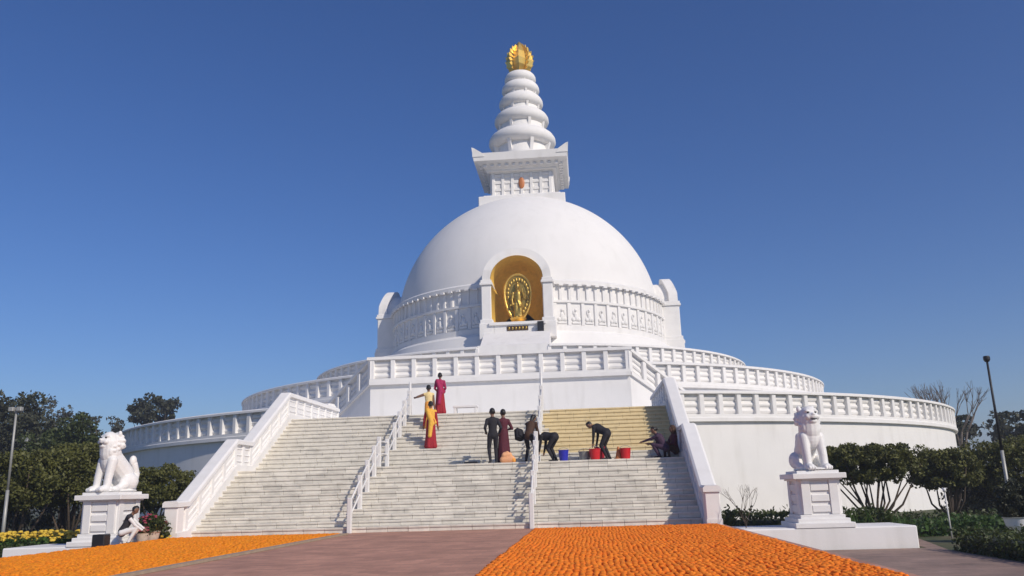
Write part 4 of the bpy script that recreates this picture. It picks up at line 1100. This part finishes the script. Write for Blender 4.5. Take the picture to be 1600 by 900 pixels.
# pair in the middle lane
person('person in black standing with arms bent beside the maroon robed person', mid(771, -41.9), R(15), 1.74, hands=[(-.2, .15, 1.0), (.22, .12, .95)], top='c_black', bottom='c_black', lean=.05, group='people on the stairs')
person('person in a long maroon robe standing beside the one in black', mid(788, -41.6), R(20), 1.72, dress='c_maroon', top='c_maroon', sleeves='c_maroon', hands=[(-.12, .25, 1.35), (.2, .2, 1.1)], hair='short', skirt_r=.24, lean=.04)
# cleaners at the right handrail
p3 = mid(829, -41.55); person('person in brown and black stooping behind the right handrail', p3, R(-25), 1.70, lean=.55, pelvis=(0, -.1, .88), feet=[(-.14, -.05, 0), (.16, .1, 0)], hands=[(-.1, .45, .62), (.2, .42, .6)], top='c_brown', bottom='c_black', hair='long', head=(.2, 0))
p4 = mid(864, -41.45); person('person in black bent double beside the blue bucket', p4, R(60), 1.66, lean=1.5, pelvis=(0, -.12, .84), feet=[(-.13, -.1, 0), (.14, -.05, 0)], hands=[(-.12, .48, .30), (.12, .42, .34)], top='c_black', bottom='c_black', head=(.25, 0))
p5 = mid(947, -41.5); person('person in black bending down to the red bucket on the yellow steps side', p5, R(62), 1.70, lean=1.12, pelvis=(0, -.1, .88), feet=[(-.12, -.1, 0), (.13, -.08, 0)], hands=[(-.08, .42, .48), (.12, .38, .50)], top='c_black', bottom='c_black', head=(.1, 0))
p6 = mid(1036, -41.65); person('person in dark purple crouching with one arm stretched towards the buckets', p6, R(75), 1.62, lean=.55, pelvis=(0, -.12, .34), feet=[(-.12, .1, 0), (.14, .12, 0)], hands=[(-.1, .72, .55), (.15, .45, .5)], top='c_purple', bottom='c_purple', head=(0, 0), hair='bun')
p7 = mid(1052, -40.9); person('person in dark red and brown sitting in the shade of the right parapet', p7, R(110), 1.68, lean=.12, pelvis=(0, -.12, .27), feet=[(-.14, .2, 0), (.14, .22, 0)], hands=[(-.12, .3, .5), (.12, .3, .5)], top='c_maroon', bottom='c_brown', scarf='c_brown', hair='long')
# backpack
q = MB(); q.bbox(-.15, .15, -.11, .11, 0, .40, .05); q.bbox(-.11, .11, -.17, -.10, .04, .24, .03)
o = q.build('backpack', 'c_black', None, loc=(0, 0, 0)); o.location = p3+Vector((-.36, .06, .78)); o.rotation_euler = (R(-25), R(15), R(40)); tag(o, 'small black backpack on the person stooping behind the right handrail', 'backpack')
# group on the upper flight, left of centre
def onstep(i, u, back=.14):
    y, z = STEPS[i]; return Vector((at(u, 660, y+back).x, y+back, z-.003))
def find_step(u, v):
    best = min(range(12, 25), key=lambda i: abs((at(u, v, STEPS[i][0]).z)-STEPS[i][1])); return best
i1 = find_step(677, 702)
person('person in a red sari with a yellow shawl climbing the stairs', onstep(i1, 673), R(10), 1.66, dress='c_red', top='c_yellow', sleeves='c_red', sash='c_yellow', hands=[(-.26, .12, .86), (.26, .05, .84)], hair='bun', skirt_r=.22, lean=.08)
i2 = find_step(668, 668)
person('person in a cream yellow top pointing to the left', onstep(min(i2, 22), 670), R(15), 1.62, dress='c_orange', top='c_cream', sleeves='skin', hands=[(-.52, .25, 1.28), (.24, .05, .8)], hair='bun', skirt_r=.20)
person('person in a magenta and crimson sari at the top of the stairs', Vector((at(688, 650, -36.8).x, -36.8, ZT-.003)), R(5), 1.60, dress='c_red', top='c_magenta', sleeves='c_magenta', sash='c_magenta', hands=[(-.14, .2, 1.0), (.16, .2, 1.0)], hair='bun', skirt_r=.24)
# gardener
person('gardener in grey and white crouching by the left lion pedestal', Vector((-7.80, -48.35, -.002)), R(-70), 1.45, lean=.45, pelvis=(0, -.12, .36), feet=[(-.12, .08, 0), (.14, .10, 0)], hands=[(-.05, .50, .42), (.14, .46, .40)], top='c_dark', bottom='c_white', sleeves='c_white', group='people in the garden', head=(.15, 0))

# ------------------------------------------------------------------ buckets and small things on the middle landing
def bucket(u, Y, r, h, matn, label, rz=0, group='buckets on the stairs'):
    c = mid(u, Y); root = empty('bucket', c, label, 'bucket', group)
    q = MB(); q.lathe([(0, 0), (r*.8, 0), (r, h), (r*1.06, h), (r*1.06, h+.02), (r*.96, h+.02), (r*.76, .02), (0, .02)], 20, c=(c.x, c.y)); q.v = [(x, y, z+c.z) for x, y, z in q.v]; q.build('pail', matn, root)
    q = MB(); q.tube([(c.x+r*math.cos(t), c.y-.04, c.z+h+r*.55*math.sin(t)) for t in [math.pi*k/12 for k in range(13)]], .008, 6); q.build('handle', 'steel', root)
bucket(881, -41.75, .17, .34, 'p_blue', 'blue plastic bucket beside the person bent double')
bucket(914, -41.6, .20, .28, 'p_grey', 'grey plastic tub left of the red buckets')
bucket(938, -41.35, .18, .42, 'p_crimson', 'crimson bucket just behind the bright red one')
bucket(930, -41.85, .19, .34, 'p_red', 'bright red bucket under the bending person\'s hand')
bucket(978, -41.7, .18, .34, 'p_red', 'bright red bucket to the right of the bending person')
c = mid(967, -41.6); q = MB(); q.lathe([(0, 0), (.16, 0), (.16, .03), (.11, .05), (.03, .42), (0, .42)], 14, c=(c.x, c.y)); q.v = [(x, y, z+c.z) for x, y, z in q.v]
o = q.build('marker_cone', 'p_orange', None, loc=c); tag(o, 'brownish orange cone beside the right red bucket', 'cone')
# peach bag with folded top
c = mid(793, -41.95); b = Body(); b.cap((-.14, 0, .10), (.14, 0, .10), .12, .13, 'c_peach', (1, .8, 1)); b.cap((-.10, 0, .24), (.08, 0, .26), .10, .08, 'c_peach'); b.cap((-.12, -.03, .30), (.02, -.05, .35), .04, .03, 'c_peach'); b.cap((.1, 0, .2), (.22, -.05, .06), .06, .07, 'c_orange')
o = inst('cloth_bag', b.mesh('cloth_bag', .02, 2), None, c); tag(o, 'peach cloth bag at the feet of the maroon robed person', 'bag')
c = mid(736, -41.95); q = MB(); q.bbox(c.x-.22, c.x+.22, c.y-.12, c.y+.12, c.z, c.z+.07, .015); o = q.build('tray', 'darkmetal', None, loc=c); tag(o, 'dark flat tray lying on the middle landing', 'tray')
# low bench on the upper landing
bx_ = at(728, 645, -36.3).x; root = empty('bench', (bx_, -36.3, ZT-.004), 'low white bench on the upper landing behind the steps', 'bench')
q = MB(); q.bbox(bx_-.5, bx_+.5, -36.5, -36.1, ZT+.28, ZT+.36, .01); q.build('seat', 'white2', root)
for s in (-1, 1): q = MB(); q.bbox(bx_+s*.42-.05, bx_+s*.42+.05, -36.48, -36.12, ZT-.004, ZT+.279, .01); q.build('leg', 'white2', root)

# ------------------------------------------------------------------ hazy winter air
hz = bpy.data.materials.new('haze'); hz.use_nodes = True; hn = hz.node_tree
hn.nodes.remove(hn.nodes['Principled BSDF']); pv = hn.nodes.new('ShaderNodeVolumePrincipled')
pv.inputs['Color'].default_value = (.86, .9, 1, 1); pv.inputs['Density'].default_value = .0011; pv.inputs['Anisotropy'].default_value = .2
hn.links.new(pv.outputs[0], hn.nodes['Material Output'].inputs['Volume'])
M['haze'] = hz
q = MB(); q.box(-880, 880, -190, 1480, LOW-1, 47); o = q.build('haze', 'haze'); tag(o, kind='stuff')
o['label'] = 'thin pale haze in the air'
